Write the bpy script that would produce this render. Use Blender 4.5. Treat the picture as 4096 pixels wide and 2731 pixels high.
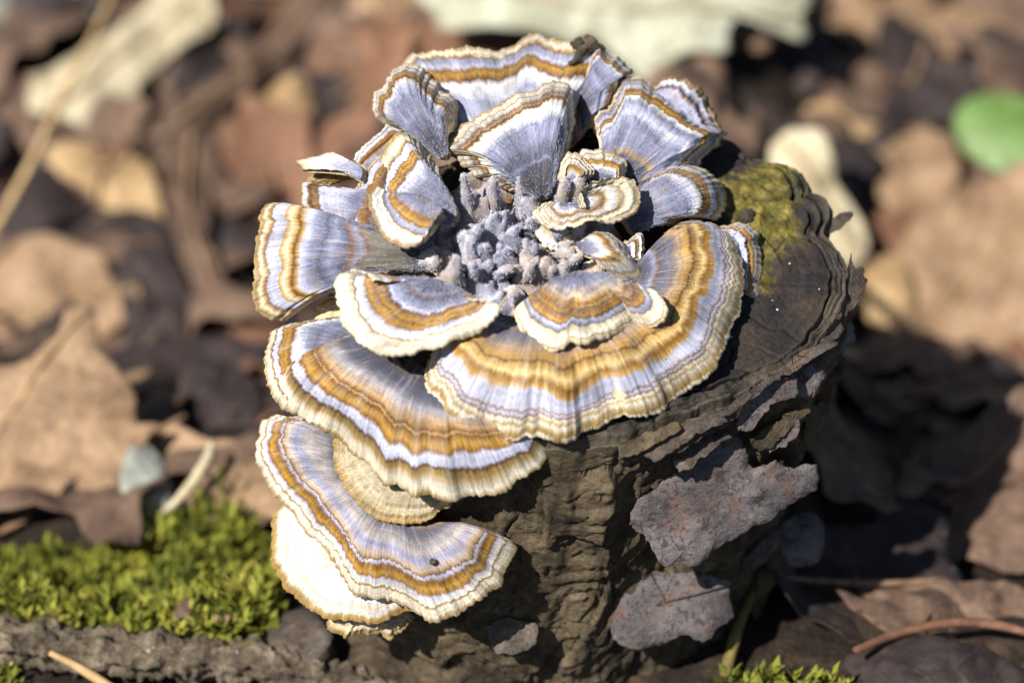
import bpy, math, random
import numpy as np
from mathutils import Vector

# ------------------------------------------------------------------ camera, sky, sun, exposure
# Lengths below are centimetres; cm() turns them into metres.  World zero height = ground by the stump.
PITCH = math.radians(48.0)
DIST = 45.0                       # cm, camera to the middle of the stump top
PXCM = 270.0                      # photo pixels per cm at that distance
R_ = np.array([1.0, 0, 0])
U_ = np.array([0, math.sin(PITCH), math.cos(PITCH)])
F_ = np.array([0, math.cos(PITCH), -math.sin(PITCH)])
LIFT = np.array([0, 0, 6.0])
CAM = LIFT - (F_*DIST + R_*((2450-2048)/PXCM) + U_*((1365.5-1100)/PXCM))

scene = bpy.context.scene
col = scene.collection
for o in list(bpy.data.objects):
    bpy.data.objects.remove(o)
cd = bpy.data.cameras.new('camera')
cam = bpy.data.objects.new('camera', cd); col.objects.link(cam)
cam.location = Vector(CAM*0.01)
cam.rotation_euler = (math.pi/2 - PITCH, 0, 0)
cd.sensor_width = 36.0
cd.lens = 36.0*DIST/(4096/PXCM)
cd.clip_start = 0.01; cd.clip_end = 100.0
cd.dof.use_dof = True
cd.dof.focus_distance = (DIST-0.45)*0.01
cd.dof.aperture_fstop = 9.8
cd.dof.aperture_blades = 9
scene.camera = cam

SUN_CAM = np.array([-0.45, 0.29, 0.845])                 # towards the sun: right, up, back
SUN_W = SUN_CAM[0]*R_ + SUN_CAM[1]*U_ - SUN_CAM[2]*F_
SUN_W /= np.linalg.norm(SUN_W)
world = bpy.data.worlds.new('World'); scene.world = world; world.use_nodes = True
wn = world.node_tree
bg = wn.nodes['Background']
sky = wn.nodes.new('ShaderNodeTexSky'); sky.sky_type = 'NISHITA'; sky.sun_disc = False
sky.sun_elevation = math.asin(SUN_W[2]); sky.sun_rotation = math.atan2(SUN_W[0], SUN_W[1])
wn.links.new(sky.outputs[0], bg.inputs[0]); bg.inputs[1].default_value = 0.05
sl = bpy.data.lights.new('sun', 'SUN'); sl.energy = 5.0; sl.angle = math.radians(0.55); sl.color = (1.0, 0.955, 0.89)
sun = bpy.data.objects.new('sun', sl); col.objects.link(sun)
sun.rotation_euler = Vector(SUN_W).to_track_quat('Z', 'Y').to_euler()
sun.location = Vector(SUN_W*2.0)
vs = scene.view_settings
vs.view_transform = 'Standard'; vs.look = 'None'; vs.exposure = 0.56; vs.gamma = 1.0; vs.use_curve_mapping = False

rng = np.random.default_rng(7)
random.seed(7)

# ------------------------------------------------------------------ maths helpers
def nrm(a):
    a = np.asarray(a, float); return a/np.linalg.norm(a, axis=-1, keepdims=True)
def camvec(v):
    return nrm(v[0]*R_ + v[1]*U_ - v[2]*F_)
def ray(px):
    px = np.asarray(px, float)
    return F_ + ((px[..., 0:1]-2048)/PXCM*R_ - (px[..., 1:2]-1365.5)/PXCM*U_)/DIST
def P(px, dz=0.0):
    return CAM + ray(px)*(DIST + np.asarray(dz, float)[..., None] if np.ndim(dz) else DIST+dz)
def project(p):
    q = np.asarray(p)-CAM
    d = q@F_
    return np.stack([2048+(q@R_)/d*DIST*PXCM, 1365.5-(q@U_)/d*DIST*PXCM], -1), d-DIST
def hit_plane(px, p0, n, off=0.0):
    r = ray(px)
    t = ((p0-CAM)@n + off)/(r@n)
    return CAM + r*t[..., None]

def _h(ix, iy, iz, s):
    h = (ix.astype(np.uint32)*np.uint32(374761393) + iy.astype(np.uint32)*np.uint32(668265263)
         + iz.astype(np.uint32)*np.uint32(2147483647 & 0x5bd1e995) + np.uint32((s*974711+13) & 0xffffffff))
    h = (h ^ (h >> np.uint32(13)))*np.uint32(1274126177)
    h = (h ^ (h >> np.uint32(16)))*np.uint32(2246822519)
    h = h ^ (h >> np.uint32(15))
    return h.astype(np.float64)/4294967295.0
def vnoise(x, y=0.0, z=0.0, seed=0):
    x, y, z = np.broadcast_arrays(np.asarray(x, float), np.asarray(y, float), np.asarray(z, float))
    ix, iy, iz = np.floor(x).astype(np.int64), np.floor(y).astype(np.int64), np.floor(z).astype(np.int64)
    fx, fy, fz = x-ix, y-iy, z-iz
    fx, fy, fz = [f*f*f*(f*(f*6-15)+10) for f in (fx, fy, fz)]
    r = 0
    for a in (0, 1):
        for b in (0, 1):
            for c in (0, 1):
                w = (fx if a else 1-fx)*(fy if b else 1-fy)*(fz if c else 1-fz)
                r = r + w*_h(ix+a, iy+b, iz+c, seed)
    return r*2-1
def fbm(x, y=0.0, z=0.0, seed=0, o=4, g=0.5):
    r = 0; a = 1; f = 1
    for i in range(o):
        r = r + a*vnoise(np.asarray(x)*f, np.asarray(y)*f, np.asarray(z)*f, seed+i*17); a *= g; f *= 2.03
    return r
def sstep(a, b, x):
    t = np.clip((np.asarray(x, float)-a)/(b-a), 0, 1); return t*t*(3-2*t)

def smooth_line(pts, n, closed=False, dense=16):
    p = np.asarray(pts, float)
    if len(p) == 1:
        return np.repeat(p, n, 0)
    if closed:
        q = np.concatenate([p[-1:], p, p[:2]])
    else:
        q = np.concatenate([2*p[:1]-p[1:2], p, 2*p[-1:]-p[-2:-1]])
    out = []
    for i in range(1, len(q)-2):
        p0, p1, p2, p3 = q[i-1], q[i], q[i+1], q[i+2]
        t = np.linspace(0, 1, dense, endpoint=False)[:, None]
        out.append(0.5*((2*p1)+(-p0+p2)*t+(2*p0-5*p1+4*p2-p3)*t**2+(-p0+3*p1-3*p2+p3)*t**3))
    c = np.concatenate(out+[q[-2:-1]])
    s = np.concatenate([[0], np.cumsum(np.linalg.norm(np.diff(c, axis=0), axis=1))])
    tt = np.linspace(0, s[-1], n, endpoint=not closed)
    return np.stack([np.interp(tt, s, c[:, k]) for k in range(c.shape[1])], -1)

# ------------------------------------------------------------------ object helpers
ORIG = {}
def obj(name, V, Fq, mat, parent=None, origin=None, attrs=None, tris=None, smooth=True):
    """one mesh object; V in cm world coordinates"""
    V = np.asarray(V, float)
    if parent is not None: o0 = ORIG[parent.name]
    elif origin is not None: o0 = np.asarray(origin, float)
    else: o0 = np.array([V[:, 0].mean(), V[:, 1].mean(), V[:, 2].min()])
    co = ((V-o0)*0.01).astype(np.float32)
    me = bpy.data.meshes.new(name)
    Fq = np.asarray(Fq if Fq is not None else np.zeros((0, 4)), np.int32).reshape(-1, 4)
    T = np.asarray(tris if tris is not None else np.zeros((0, 3)), np.int32).reshape(-1, 3)
    me.vertices.add(len(co)); me.vertices.foreach_set('co', co.ravel())
    nl = Fq.size+T.size
    me.loops.add(nl); me.loops.foreach_set('vertex_index', np.concatenate([Fq.ravel(), T.ravel()]))
    npoly = len(Fq)+len(T)
    me.polygons.add(npoly)
    st = np.concatenate([np.arange(len(Fq))*4, len(Fq)*4+np.arange(len(T))*3]).astype(np.int32)
    me.polygons.foreach_set('loop_start', st)
    me.polygons.foreach_set('use_smooth', np.full(npoly, smooth))
    for k, a in (attrs or {}).items():
        a = np.asarray(a, np.float32)
        if a.ndim == 2:
            at = me.attributes.new(k, 'FLOAT_VECTOR', 'POINT'); at.data.foreach_set('vector', a.ravel())
        else:
            at = me.attributes.new(k, 'FLOAT', 'POINT'); at.data.foreach_set('value', a)
    me.update(calc_edges=True)
    me.materials.append(mat)
    o = bpy.data.objects.new(name, me); col.objects.link(o)
    if parent is not None: o.parent = parent
    else: o.location = Vector(o0*0.01)
    ORIG[o.name] = o0
    return o
def thing(name, origin, label, cat, group=None):
    o = bpy.data.objects.new(name, None); col.objects.link(o)
    o.empty_display_size = 0.01
    o.location = Vector(np.asarray(origin, float)*0.01); ORIG[o.name] = np.asarray(origin, float)
    return tag(o, label, cat, group)
def tag(o, label=None, cat=None, group=None, kind=None):
    if label: o['label'] = label
    if cat: o['category'] = cat
    if group: o['group'] = group
    if kind: o['kind'] = kind
    return o
def grid_faces(nu, nv, wrap=False, flip=False, base=0):
    """vertices indexed i*nv+j, i<nu, j<nv"""
    i = np.arange(nu if wrap else nu-1); j = np.arange(nv-1)
    I, J = np.meshgrid(i, j, indexing='ij'); I2 = (I+1) % nu
    f = np.stack([I*nv+J, I2*nv+J, I2*nv+J+1, I*nv+J+1], -1).reshape(-1, 4)
    if flip: f = f[:, ::-1]
    return f+base

# ------------------------------------------------------------------ material helper
class NT:
    def __init__(s, name):
        s.m = bpy.data.materials.new(name); s.m.use_nodes = True; s.t = s.m.node_tree
        s.b = s.t.nodes['Principled BSDF']
    def n(s, typ, **kw):
        x = s.t.nodes.new(typ)
        for k, v in kw.items(): setattr(x, k, v)
        return x
    def l(s, a, b): s.t.links.new(a, b)
    def put(s, sock, v):
        if hasattr(v, 'is_output') or isinstance(v, bpy.types.NodeSocket): s.l(v, sock)
        else: sock.default_value = v
    def math(s, op, a, b=0.0, c=0.0):
        x = s.n('ShaderNodeMath', operation=op)
        s.put(x.inputs[0], a); s.put(x.inputs[1], b)
        if op in ('MULTIPLY_ADD',): s.put(x.inputs[2], c)
        return x.outputs[0]
    def comb(s, x, y, z):
        c = s.n('ShaderNodeCombineXYZ')
        for k, v in enumerate((x, y, z)): s.put(c.inputs[k], v)
        return c.outputs[0]
    def sep(s, v):
        c = s.n('ShaderNodeSeparateXYZ'); s.l(v, c.inputs[0]); return c.outputs
    def attr(s, name, out='Vector'):
        a = s.n('ShaderNodeAttribute', attribute_name=name); return a.outputs[out]
    def noise(s, vec, scale=1.0, detail=3.0, rough=0.55, dist=0.0):
        x = s.n('ShaderNodeTexNoise'); s.l(vec, x.inputs['Vector'])
        x.inputs['Scale'].default_value = scale; x.inputs['Detail'].default_value = detail
        x.inputs['Roughness'].default_value = rough; x.inputs['Distortion'].default_value = dist
        return x.outputs[0]
    def voro(s, vec, scale, feature='F1', out='Distance'):
        x = s.n('ShaderNodeTexVoronoi', feature=feature); s.l(vec, x.inputs['Vector']); x.inputs['Scale'].default_value = scale
        return x.outputs[out]
    def rng(s, v, a, b, c=0.0, d=1.0, smooth=False):
        x = s.n('ShaderNodeMapRange'); 
        if smooth: x.interpolation_type = 'SMOOTHSTEP'
        s.l(v, x.inputs[0])
        for k, q in enumerate((a, b, c, d)): x.inputs[k+1].default_value = q
        return x.outputs[0]
    def ramp(s, v, stops, interp='LINEAR'):
        x = s.n('ShaderNodeValToRGB'); r = x.color_ramp; r.interpolation = interp
        while len(r.elements) > 1: r.elements.remove(r.elements[-1])
        for k, (p, c) in enumerate(stops):
            e = r.elements[0] if k == 0 else r.elements.new(p)
            e.position = p; e.color = tuple(c)+((1.0,) if len(c) == 3 else ())
        s.l(v, x.inputs[0]); return x.outputs
    def mix(s, fac, a, b, blend='MIX'):
        x = s.n('ShaderNodeMix', data_type='RGBA', blend_type=blend)
        s.put(x.inputs[0], fac)
        for sock, v in ((x.inputs[6], a), (x.inputs[7], b)):
            if isinstance(v, (tuple, list)): sock.default_value = tuple(v)+((1.0,) if len(v) == 3 else ())
            else: s.l(v, sock)
        return x.outputs[2]
    def val(s, c, f):
        """scale a colour by a float socket"""
        x = s.n('ShaderNodeVectorMath', operation='SCALE'); s.l(c, x.inputs[0]); s.put(x.inputs['Scale'], f); return x.outputs[0]
    def objc(s):
        t = s.n('ShaderNodeTexCoord'); x = s.n('ShaderNodeVectorMath', operation='SCALE')
        s.l(t.outputs['Object'], x.inputs[0]); x.inputs['Scale'].default_value = 100.0
        return x.outputs[0]
    def stretch(s, v, k):
        x = s.n('ShaderNodeVectorMath', operation='MULTIPLY'); s.l(v, x.inputs[0]); x.inputs[1].default_value = k; return x.outputs[0]
    def bump(s, h, dist_cm, strength=1.0, prev=None):
        x = s.n('ShaderNodeBump'); x.inputs['Strength'].default_value = strength; x.inputs['Distance'].default_value = dist_cm*0.01
        s.l(h, x.inputs['Height'])
        if prev is not None: s.l(prev, x.inputs['Normal'])
        return x.outputs[0]
    def done(s, color, rough=0.8, normal=None, spec=0.3):
        s.put(s.b.inputs['Base Color'], color if not isinstance(color, tuple) else color+(1,)); s.put(s.b.inputs['Roughness'], rough)
        s.b.inputs['Specular IOR Level'].default_value = spec
        if normal is not None: s.l(normal, s.b.inputs['Normal'])
        return s.m

# colours of the zones (linear)
DARK = (0.040, 0.042, 0.062); SLATE = (0.092, 0.098, 0.155); LAV = (0.235, 0.25, 0.37); LAV2 = (0.47, 0.48, 0.61)
WHITE = (0.80, 0.79, 0.80); CREAM = (0.72, 0.62, 0.43); TAN = (0.40, 0.27, 0.115); MW = (0.78, 0.71, 0.57); OCHRE = (0.235, 0.108, 0.014)
GOLD = (0.43, 0.24, 0.044); RUST = (0.095, 0.036, 0.012); BROWN = (0.17, 0.085, 0.036); OLIVE = (0.27, 0.18, 0.050)

def cap_material(name, stops, seed, wob=0.05, fib=0.04, grey=0.0):
    t = NT(name); rr = random.Random(seed)
    u, v, dm = t.sep(t.attr('fan'))[:3]
    o = t.objc()
    w1 = t.noise(t.comb(t.math('MULTIPLY', u, 0.75), t.math('MULTIPLY', v, 1.2), seed*3.1), 1.0, 2.0)
    w2 = t.noise(t.comb(t.math('MULTIPLY', u, 40.0), t.math('MULTIPLY', v, 2.5), seed*1.7), 1.0, 3.0, 0.65)
    w3 = t.noise(t.comb(t.math('MULTIPLY', u, 1.7), t.math('MULTIPLY', v, 3.0), seed*9.1), 1.0, 3.0, 0.6)
    gam = rr.uniform(0.80, 1.25); ph = rr.uniform(0, 6.28)
    vg = t.math('POWER', v, gam)
    vs_ = t.math('MULTIPLY', t.math('SINE', t.math('MULTIPLY_ADD', v, 9.0, ph)), 0.022)
    edge_k = t.rng(v, 0.86, 1.0, 1.0, 0.25)
    vg = t.math('ADD', vg, t.math('MULTIPLY', vs_, edge_k))
    tt = t.math('ADD', vg, t.math('MULTIPLY', t.math('MULTIPLY', t.math('SUBTRACT', w1, 0.5), wob*2.4), edge_k))
    tt = t.math('ADD', tt, t.math('MULTIPLY', t.math('SUBTRACT', w2, 0.5), fib*1.3))
    tt = t.math('ADD', tt, t.math('MULTIPLY', t.math('SUBTRACT', w3, 0.5), 0.10))
    rp = t.ramp(tt, stops)
    c = rp[0]
    # secondary fine zoning lines
    z = t.noise(t.comb(t.math('MULTIPLY', u, 0.35), t.math('MULTIPLY', tt, 34.0), seed*5.3), 1.0, 2.0, 0.7)
    c = t.val(c, t.rng(z, 0.3, 0.7, 0.80, 1.14))
    # radial fibres
    f = t.noise(t.comb(t.math('MULTIPLY', u, 34.0), t.math('MULTIPLY', v, 5.0), seed*2.9), 1.0, 4.0, 0.7)
    c = t.val(c, t.rng(f, 0.28, 0.72, 0.58, 1.34))
    hi = t.noise(t.comb(t.math('MULTIPLY', u, 11.0), t.math('MULTIPLY', v, 3.5), seed*6.1), 1.0, 3.0, 0.7)
    c = t.mix(t.rng(hi, 0.58, 0.72, 0.0, 0.55), c, t.mix(0.5, c, (0.85, 0.66, 0.36)))
    c = t.mix(t.rng(hi, 0.42, 0.30, 0.0, 0.5), c, t.mix(0.6, c, BROWN))
    f2 = t.noise(t.comb(t.math('MULTIPLY', u, 7.0), t.math('MULTIPLY', v, 2.2), seed*7.7), 1.0, 3.0, 0.6)
    c = t.mix(t.rng(f2, 0.54, 0.74, 0.0, 0.30), c, t.mix(0.6, c, WHITE))
    f3 = t.noise(t.comb(t.math('MULTIPLY', u, 2.2), t.math('MULTIPLY', v, 3.0), seed*4.7), 1.0, 4.0, 0.6)
    c = t.val(c, t.rng(f3, 0.32, 0.68, 0.62, 1.22))
    # patches where the down is rubbed off, and specks
    pt = t.noise(o, 1.6, 4.0, 0.6)
    c = t.mix(t.rng(pt, 0.58, 0.70, 0.0, 0.35), c, t.mix(0.5, c, GOLD))
    sp = t.voro(o, 5.5)
    spn = t.noise(o, 1.1, 1.0)
    spk = t.math('MULTIPLY', t.rng(sp, 0.055, 0.085, 1.0, 0.0), t.rng(spn, 0.54, 0.58))
    c = t.mix(t.math('MULTIPLY', spk, 0.75), c, (0.03, 0.024, 0.02))
    dn = t.noise(o, 42.0, 2.0, 0.7)
    c = t.val(c, t.rng(dn, 0.25, 0.75, 0.78, 1.2))
    if grey: c = t.mix(grey, c, (0.42, 0.37, 0.30))
    h = t.math('ADD', t.math('MULTIPLY', f, 0.4), t.math('ADD', t.math('MULTIPLY', dn, 0.55), t.math('MULTIPLY', z, 0.5)))
    nm = t.bump(h, 0.03, 0.7)
    t.b.inputs['Sheen Weight'].default_value = 0.10; t.b.inputs['Sheen Roughness'].default_value = 0.5
    return t.done(c, rp[1], nm, 0.35)

def zones(seed, core=SLATE, lav=LAV2, gold=GOLD, edge=CREAM, dark=0.0, white=True):
    """a ring sequence from the base (0) to the margin (1), jittered per cap; alpha = roughness"""
    r = random.Random(seed); j = lambda a: r.uniform(-a, a)
    A = lambda c, ro=0.85: tuple(c)+(ro,)
    lerp = lambda a, b, t: tuple(x+(y-x)*t for x, y in zip(a, b))
    s = [(0.0, A(DARK)), (0.13+j(.02), A(core)), (0.25+j(.02), A(lerp(core, LAV, .5))), (0.30+j(.02), A(LAV)), (0.36+j(.02), A(lerp(SLATE, LAV, .6))),
         (0.45+j(.02), A(LAV)), (0.53+j(.015), A(lav)), (0.58+j(.01), A(WHITE if white else lav))]
    b = 0.615+j(.012)
    s += [(b, A(lerp(GOLD, lav, .4), .6)), (b+.02, A(RUST, .4)), (b+.035, A(OCHRE, .4)), (b+.075, A(gold, .38)), (b+.095, A(OCHRE, .4)),
          (b+.115, A(gold, .4)), (b+.145, A(lerp(OCHRE, BROWN, .4), .45)), (b+.16, A(lav)), (b+.22, A(lerp(lav, WHITE, .5))), (b+.235, A(BROWN, .5)),
          (b+.25, A(lerp(BROWN, TAN, .6), .6)), (b+.275, A(edge)), (b+.31, A(MW if white else edge)), (b+.34, A(edge)), (0.985, A(TAN)), (1.0, A(lerp(TAN, CREAM, .5)))]
    return s[:32]

def pore_material():
    t = NT('pore_surface'); o = t.objc()
    n1 = t.noise(o, 1.5, 4.0); n2 = t.voro(o, 26.0)
    c = t.ramp(n1, [(0.3, (0.36, 0.27, 0.15)), (0.5, (0.56, 0.45, 0.28)), (0.7, (0.66, 0.55, 0.36))])[0]
    c = t.val(c, t.rng(n2, 0.0, 0.55, 0.72, 1.1))
    sp = t.noise(o, 6.0, 2.0); c = t.mix(t.rng(sp, 0.68, 0.74, 0, .8), c, (0.07, 0.05, 0.03))
    return t.done(c, 0.8, t.bump(n2, 0.02, 0.6), 0.25)
PORE = pore_material()

# ------------------------------------------------------------------ terrain
def terrain(x, y):
    x = np.asarray(x, float); y = np.asarray(y, float)
    z = -4.2*sstep(1.5, 11.0, y) - 1.9*sstep(2.6, 6.0, np.abs(x-0.2))*sstep(-2.6, 0.6, y)
    z = z + 0.30*np.exp(-(((x+6.0)/2.6)**2+((y+0.6)/1.3)**2))          # moss cushion
    z = z + 0.30*np.exp(-(((x-2.0)/2.0)**2+((y+2.9)/1.0)**2))
    r = np.hypot(x, y)
    z = z + 0.12*fbm(x*0.6, y*0.6, 0, 5, 4)*(r < 60) + 6.0*fbm(x*0.004, y*0.004, 3, 9, 3)*sstep(60, 400, r)
    return z
def G(px, up=0.0):
    """photo pixel -> point on the terrain (raised by up)"""
    px = np.atleast_2d(np.asarray(px, float)); r = ray(px); t = np.full(len(px), 50.0)
    for _ in range(40):
        p = CAM + r*t[:, None]
        dzv = p[:, 2]-(terrain(p[:, 0], p[:, 1])+up)
        t = t + dzv/(-r[:, 2])*0.8
    return CAM + r*t[:, None]

def ground():
    g = np.unique(np.concatenate([np.linspace(-16, 16, 150), np.sign(np.linspace(-1, 1, 81))*16*np.abs(np.linspace(-1, 1, 81))**0.0001*np.exp(np.abs(np.linspace(-1, 1, 81))*5.0)]))
    g = g[(np.abs(g) <= 16) | (np.abs(g) > 17)]
    n = len(g); X, Y = np.meshgrid(g, g, indexing='ij')
    V = np.stack([X, Y, terrain(X, Y)], -1).reshape(-1, 3)
    t = NT('forest_soil'); o = t.objc()
    a = t.noise(o, 1.2, 6.0, 0.65); b = t.noise(o, 7.0, 4.0, 0.7)
    c = t.ramp(a, [(0.3, (0.012, 0.010, 0.009)), (0.5, (0.035, 0.024, 0.018)), (0.7, (0.085, 0.055, 0.036))])[0]
    c = t.val(c, t.rng(b, 0.3, 0.7, 0.6, 1.3))
    m = t.done(c, 0.95, t.bump(b, 0.15), 0.2)
    tag(obj('ground', V, grid_faces(n, n), m, origin=(0, 0, 0)), kind='structure')
ground()

# ------------------------------------------------------------------ tree stump
NS = nrm(np.array([0.10, -math.sin(math.radians(8)), math.cos(math.radians(8))]))     # normal of the cut face
O_ = LIFT.copy()
RIM = [(2650, 500), (2780, 512), (2900, 528), (2960, 540), (3010, 572), (3060, 590), (3120, 618), (3190, 632), (3232, 668), (3258, 735), (3262, 762), (3300, 775), (3338, 808),
       (3352, 850), (3340, 900), (3352, 925), (3378, 980), (3398, 1040), (3408, 1110), (3395, 1200), (3355, 1285), (3300, 1355), (3235, 1425),
       (3120, 1500), (3000, 1562), (2850, 1622), (2700, 1680), (2500, 1738), (2300, 1765), (2050, 1740), (1800, 1650), (1600, 1500), (1490, 1300),
       (1460, 1100), (1510, 860), (1660, 690), (1900, 570), (2250, 505), (2450, 490)]
NTH = 640
rim_px = smooth_line(RIM, NTH, True)
_a = np.linspace(0, 2*math.pi, NTH, endpoint=False)
rim_px = rim_px + (rim_px-np.array([2450, 1100]))*(0.016*fbm(np.cos(_a)*9, np.sin(_a)*9, 0, 88, 4))[:, None]
RIM3 = hit_plane(rim_px, O_, NS)
E1 = nrm(np.cross(NS, [0, 1, 0])); E1 = -E1 if E1[0] < 0 else E1
E2 = np.cross(NS, E1)
rx = (RIM3-O_)@E1; ry = (RIM3-O_)@E2
th = np.arctan2(ry, rx)
stump = thing('tree_stump', (-0.9, -0.9, 0.0), 'weathered dark tree stump with peeling grey bark, cut top patched with yellow moss', 'tree stump')

def wood_material():
    t = NT('cut_wood')
    a = t.attr('polar'); r, s, k = t.sep(a)[:3]; o = t.objc()
    ex, ey, ez = t.sep(o)[:3]
    # growth rings and radial checks
    rg = t.noise(t.comb(t.math('MULTIPLY', s, 34.0), t.math('MULTIPLY', r, 0.6), 0.0), 1.0, 3.0)
    n1 = t.noise(o, 1.3, 5.0, 0.6); n2 = t.noise(o, 14.0, 4.0, 0.7)
    c = t.ramp(n1, [(0.28, (0.010, 0.009, 0.012)), (0.47, (0.024, 0.019, 0.018)), (0.6, (0.048, 0.033, 0.025)), (0.75, (0.080, 0.055, 0.036))])[0]
    c = t.val(c, t.rng(rg, 0.3, 0.7, 0.55, 0.95)); c = t.val(c, t.rng(n2, 0.3, 0.7, 0.6, 1.4))
    # bark ring: greyer outside
    bk = t.ramp(n1, [(0.3, (0.018, 0.016, 0.015)), (0.55, (0.050, 0.041, 0.030)), (0.75, (0.11, 0.086, 0.058))])[0]
    bk = t.val(bk, t.rng(n2, 0.3, 0.7, 0.6, 1.35))
    c = t.mix(t.rng(s, 0.895, 0.915), c, bk)
    c = t.mix(t.rng(s, 0.955, 0.985), c, t.val(t.mix(0.5, bk, (0.14, 0.115, 0.080)), t.rng(n2, 0.3, 0.7, 0.7, 1.3)))
    # yellow green algae and moss film
    ms = t.attr('moss', 'Fac')
    mn = t.noise(o, 3.2, 5.0, 0.65)
    mf = t.rng(t.math('ADD', ms, t.math('MULTIPLY', t.math('SUBTRACT', mn, 0.5), 1.7)), 0.36, 0.95, 0.0, 0.92, True)
    mc = t.ramp(t.noise(o, 5.0, 4.0, 0.7), [(0.3, (0.035, 0.033, 0.006)), (0.48, (0.11, 0.092, 0.013)), (0.6, (0.22, 0.175, 0.035)), (0.75, (0.36, 0.29, 0.10))])[0]
    c = t.mix(mf, c, mc)
    # cracks
    ck = t.attr('crack', 'Fac')
    c = t.mix(t.rng(ck, 0.1, 0.6), c, (0.006, 0.005, 0.005))
    wp = t.voro(o, 3.6); c = t.mix(t.math('MULTIPLY', t.rng(wp, 0.05, 0.07, 1, 0), t.rng(t.noise(o, 0.9, 1.0), 0.57, 0.6)), c, (0.6, 0.57, 0.5))
    h = t.math('ADD', t.math('MULTIPLY', n2, 0.8), t.math('ADD', t.math('MULTIPLY', rg, 0.35), t.math('MULTIPLY', mn, 0.5)))
    return t.done(c, t.rng(n2, 0.3, 0.7, 0.55, 0.9), t.bump(h, 0.05, 0.8), 0.35)

def build_top():
    nr = 190
    s = np.concatenate([np.linspace(0.02, 0.55, 50), np.linspace(0.555, 1.0, nr-50)])
    S, TH = np.meshgrid(s, th, indexing='xy')        # [NTH, nr]
    base = O_ + (RIM3-O_)[:, None, :]*S[..., None]
    X = (base-O_)@E1; Y = (base-O_)@E2
    bnd = 0.895 + 0.022*fbm(np.cos(TH)*2.2, np.sin(TH)*2.2, 0, 3, 4)
    gap = np.exp(-((S-bnd)/0.0045)**2)*np.clip(0.55+0.9*fbm(np.cos(TH)*3, np.sin(TH)*3, 1, 8, 3), 0.1, 1)
    gap2 = np.exp(-((S-(bnd+0.052+0.012*np.sin(TH*5)))/0.005)**2)*np.clip(0.2+1.2*fbm(np.cos(TH)*4, np.sin(TH)*4, 1, 28, 3), 0, 1)
    ring = sstep(-0.004, 0.006, S-bnd)
    blk = vnoise(TH*9+0.5*fbm(S*14, TH*3, 0, 35, 3), S*3.0, 0, 31); crk = 1.0*np.exp(-(blk/0.045)**2)*ring*0.8*(vnoise(TH*5, 0, 0, 77) > -0.1)
    z = 0.022*fbm(X*1.6, Y*1.6, 0, 11, 5) + 0.012*vnoise(S*46+0.6*fbm(np.cos(TH)*1.5, np.sin(TH)*1.5, 0, 13, 3), 0, 0, 19)
    z = z + ring*(-0.02+0.11*fbm(np.cos(TH)*6, np.sin(TH)*6, S*6, 41, 4)+0.022*vnoise(S*95+1.2*fbm(np.cos(TH)*3, np.sin(TH)*3, 0, 14, 3), TH*2.0, 0, 29)) - 0.16*gap - 0.14*gap2 - 0.10*crk
    z = z - 0.22*sstep(0.955, 1.0, S)**2
    # radial checks in the wood
    chk = np.zeros_like(S)
    for a0, s0, s1, w in ((0.28, 0.62, 0.9, 0.011), (-0.02, 0.55, 0.93, 0.009), (-0.33, 0.45, 0.9, 0.012), (-0.62, 0.3, 0.92, 0.014), (-0.95, 0.6, 1, 0.013), (0.62, 0.7, 1, 0.012), (0.9, 0.72, 1, .012), (-0.48, .7, 1, .008)):
        aa = a0 + 0.05*fbm(S*6, 0, 0, int(a0*100)+300, 3)
        chk = np.maximum(chk, 0.6*np.exp(-((TH-aa)*np.hypot(X, Y)/(w*1.7))**2)*sstep(s0, s0+.1, S)*sstep(s1+.05, s1, S))
    z = z - 0.07*chk
    pc = np.stack(project(base)[0].reshape(-1, 2).T)      # moss mask laid out around two spots
    PX, PY = pc[0].reshape(S.shape), pc[1].reshape(S.shape)
    moss = np.exp(-(((PX-2985)/210)**2+((PY-800)/115)**2)) + 0.95*np.exp(-(((PX-3100)/110)**2+((PY-920)/110)**2)) + 0.75*np.exp(-(((PX-3060)/75)**2+((PY-1110)/110)**2)) + 0.6*np.exp(-(((PX-3120)/150)**2+((PY-660)/60)**2))
    z = z + np.clip(moss, 0, 1)*0.045*(fbm(X*5.0, Y*5.0, 0, 61, 4))
    V = base + NS*z[..., None]
    V = V.reshape(-1, 3)
    f = grid_faces(NTH, nr, True)
    crack = np.maximum.reduce([gap, gap2*0.9, crk*0.8, chk*0.8])
    c0 = len(V); V = np.vstack([V, O_[None]])
    i = np.arange(NTH)
    tr = np.stack([np.full(NTH, c0), ((i+1) % NTH)*nr, i*nr], -1)
    app = lambda a, v: np.append(a.ravel(), v)
    obj('cut_face', V, f, wood_material(), stump, tris=tr,
        attrs={'polar': np.stack([app(TH, 0), app(S, 0), app(S, 0)], -1), 'moss': app(moss, 0), 'crack': app(crack, 0)})
    return V[:-1].reshape(NTH, nr, 3)[:, -1]
RIMV = build_top()

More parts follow.
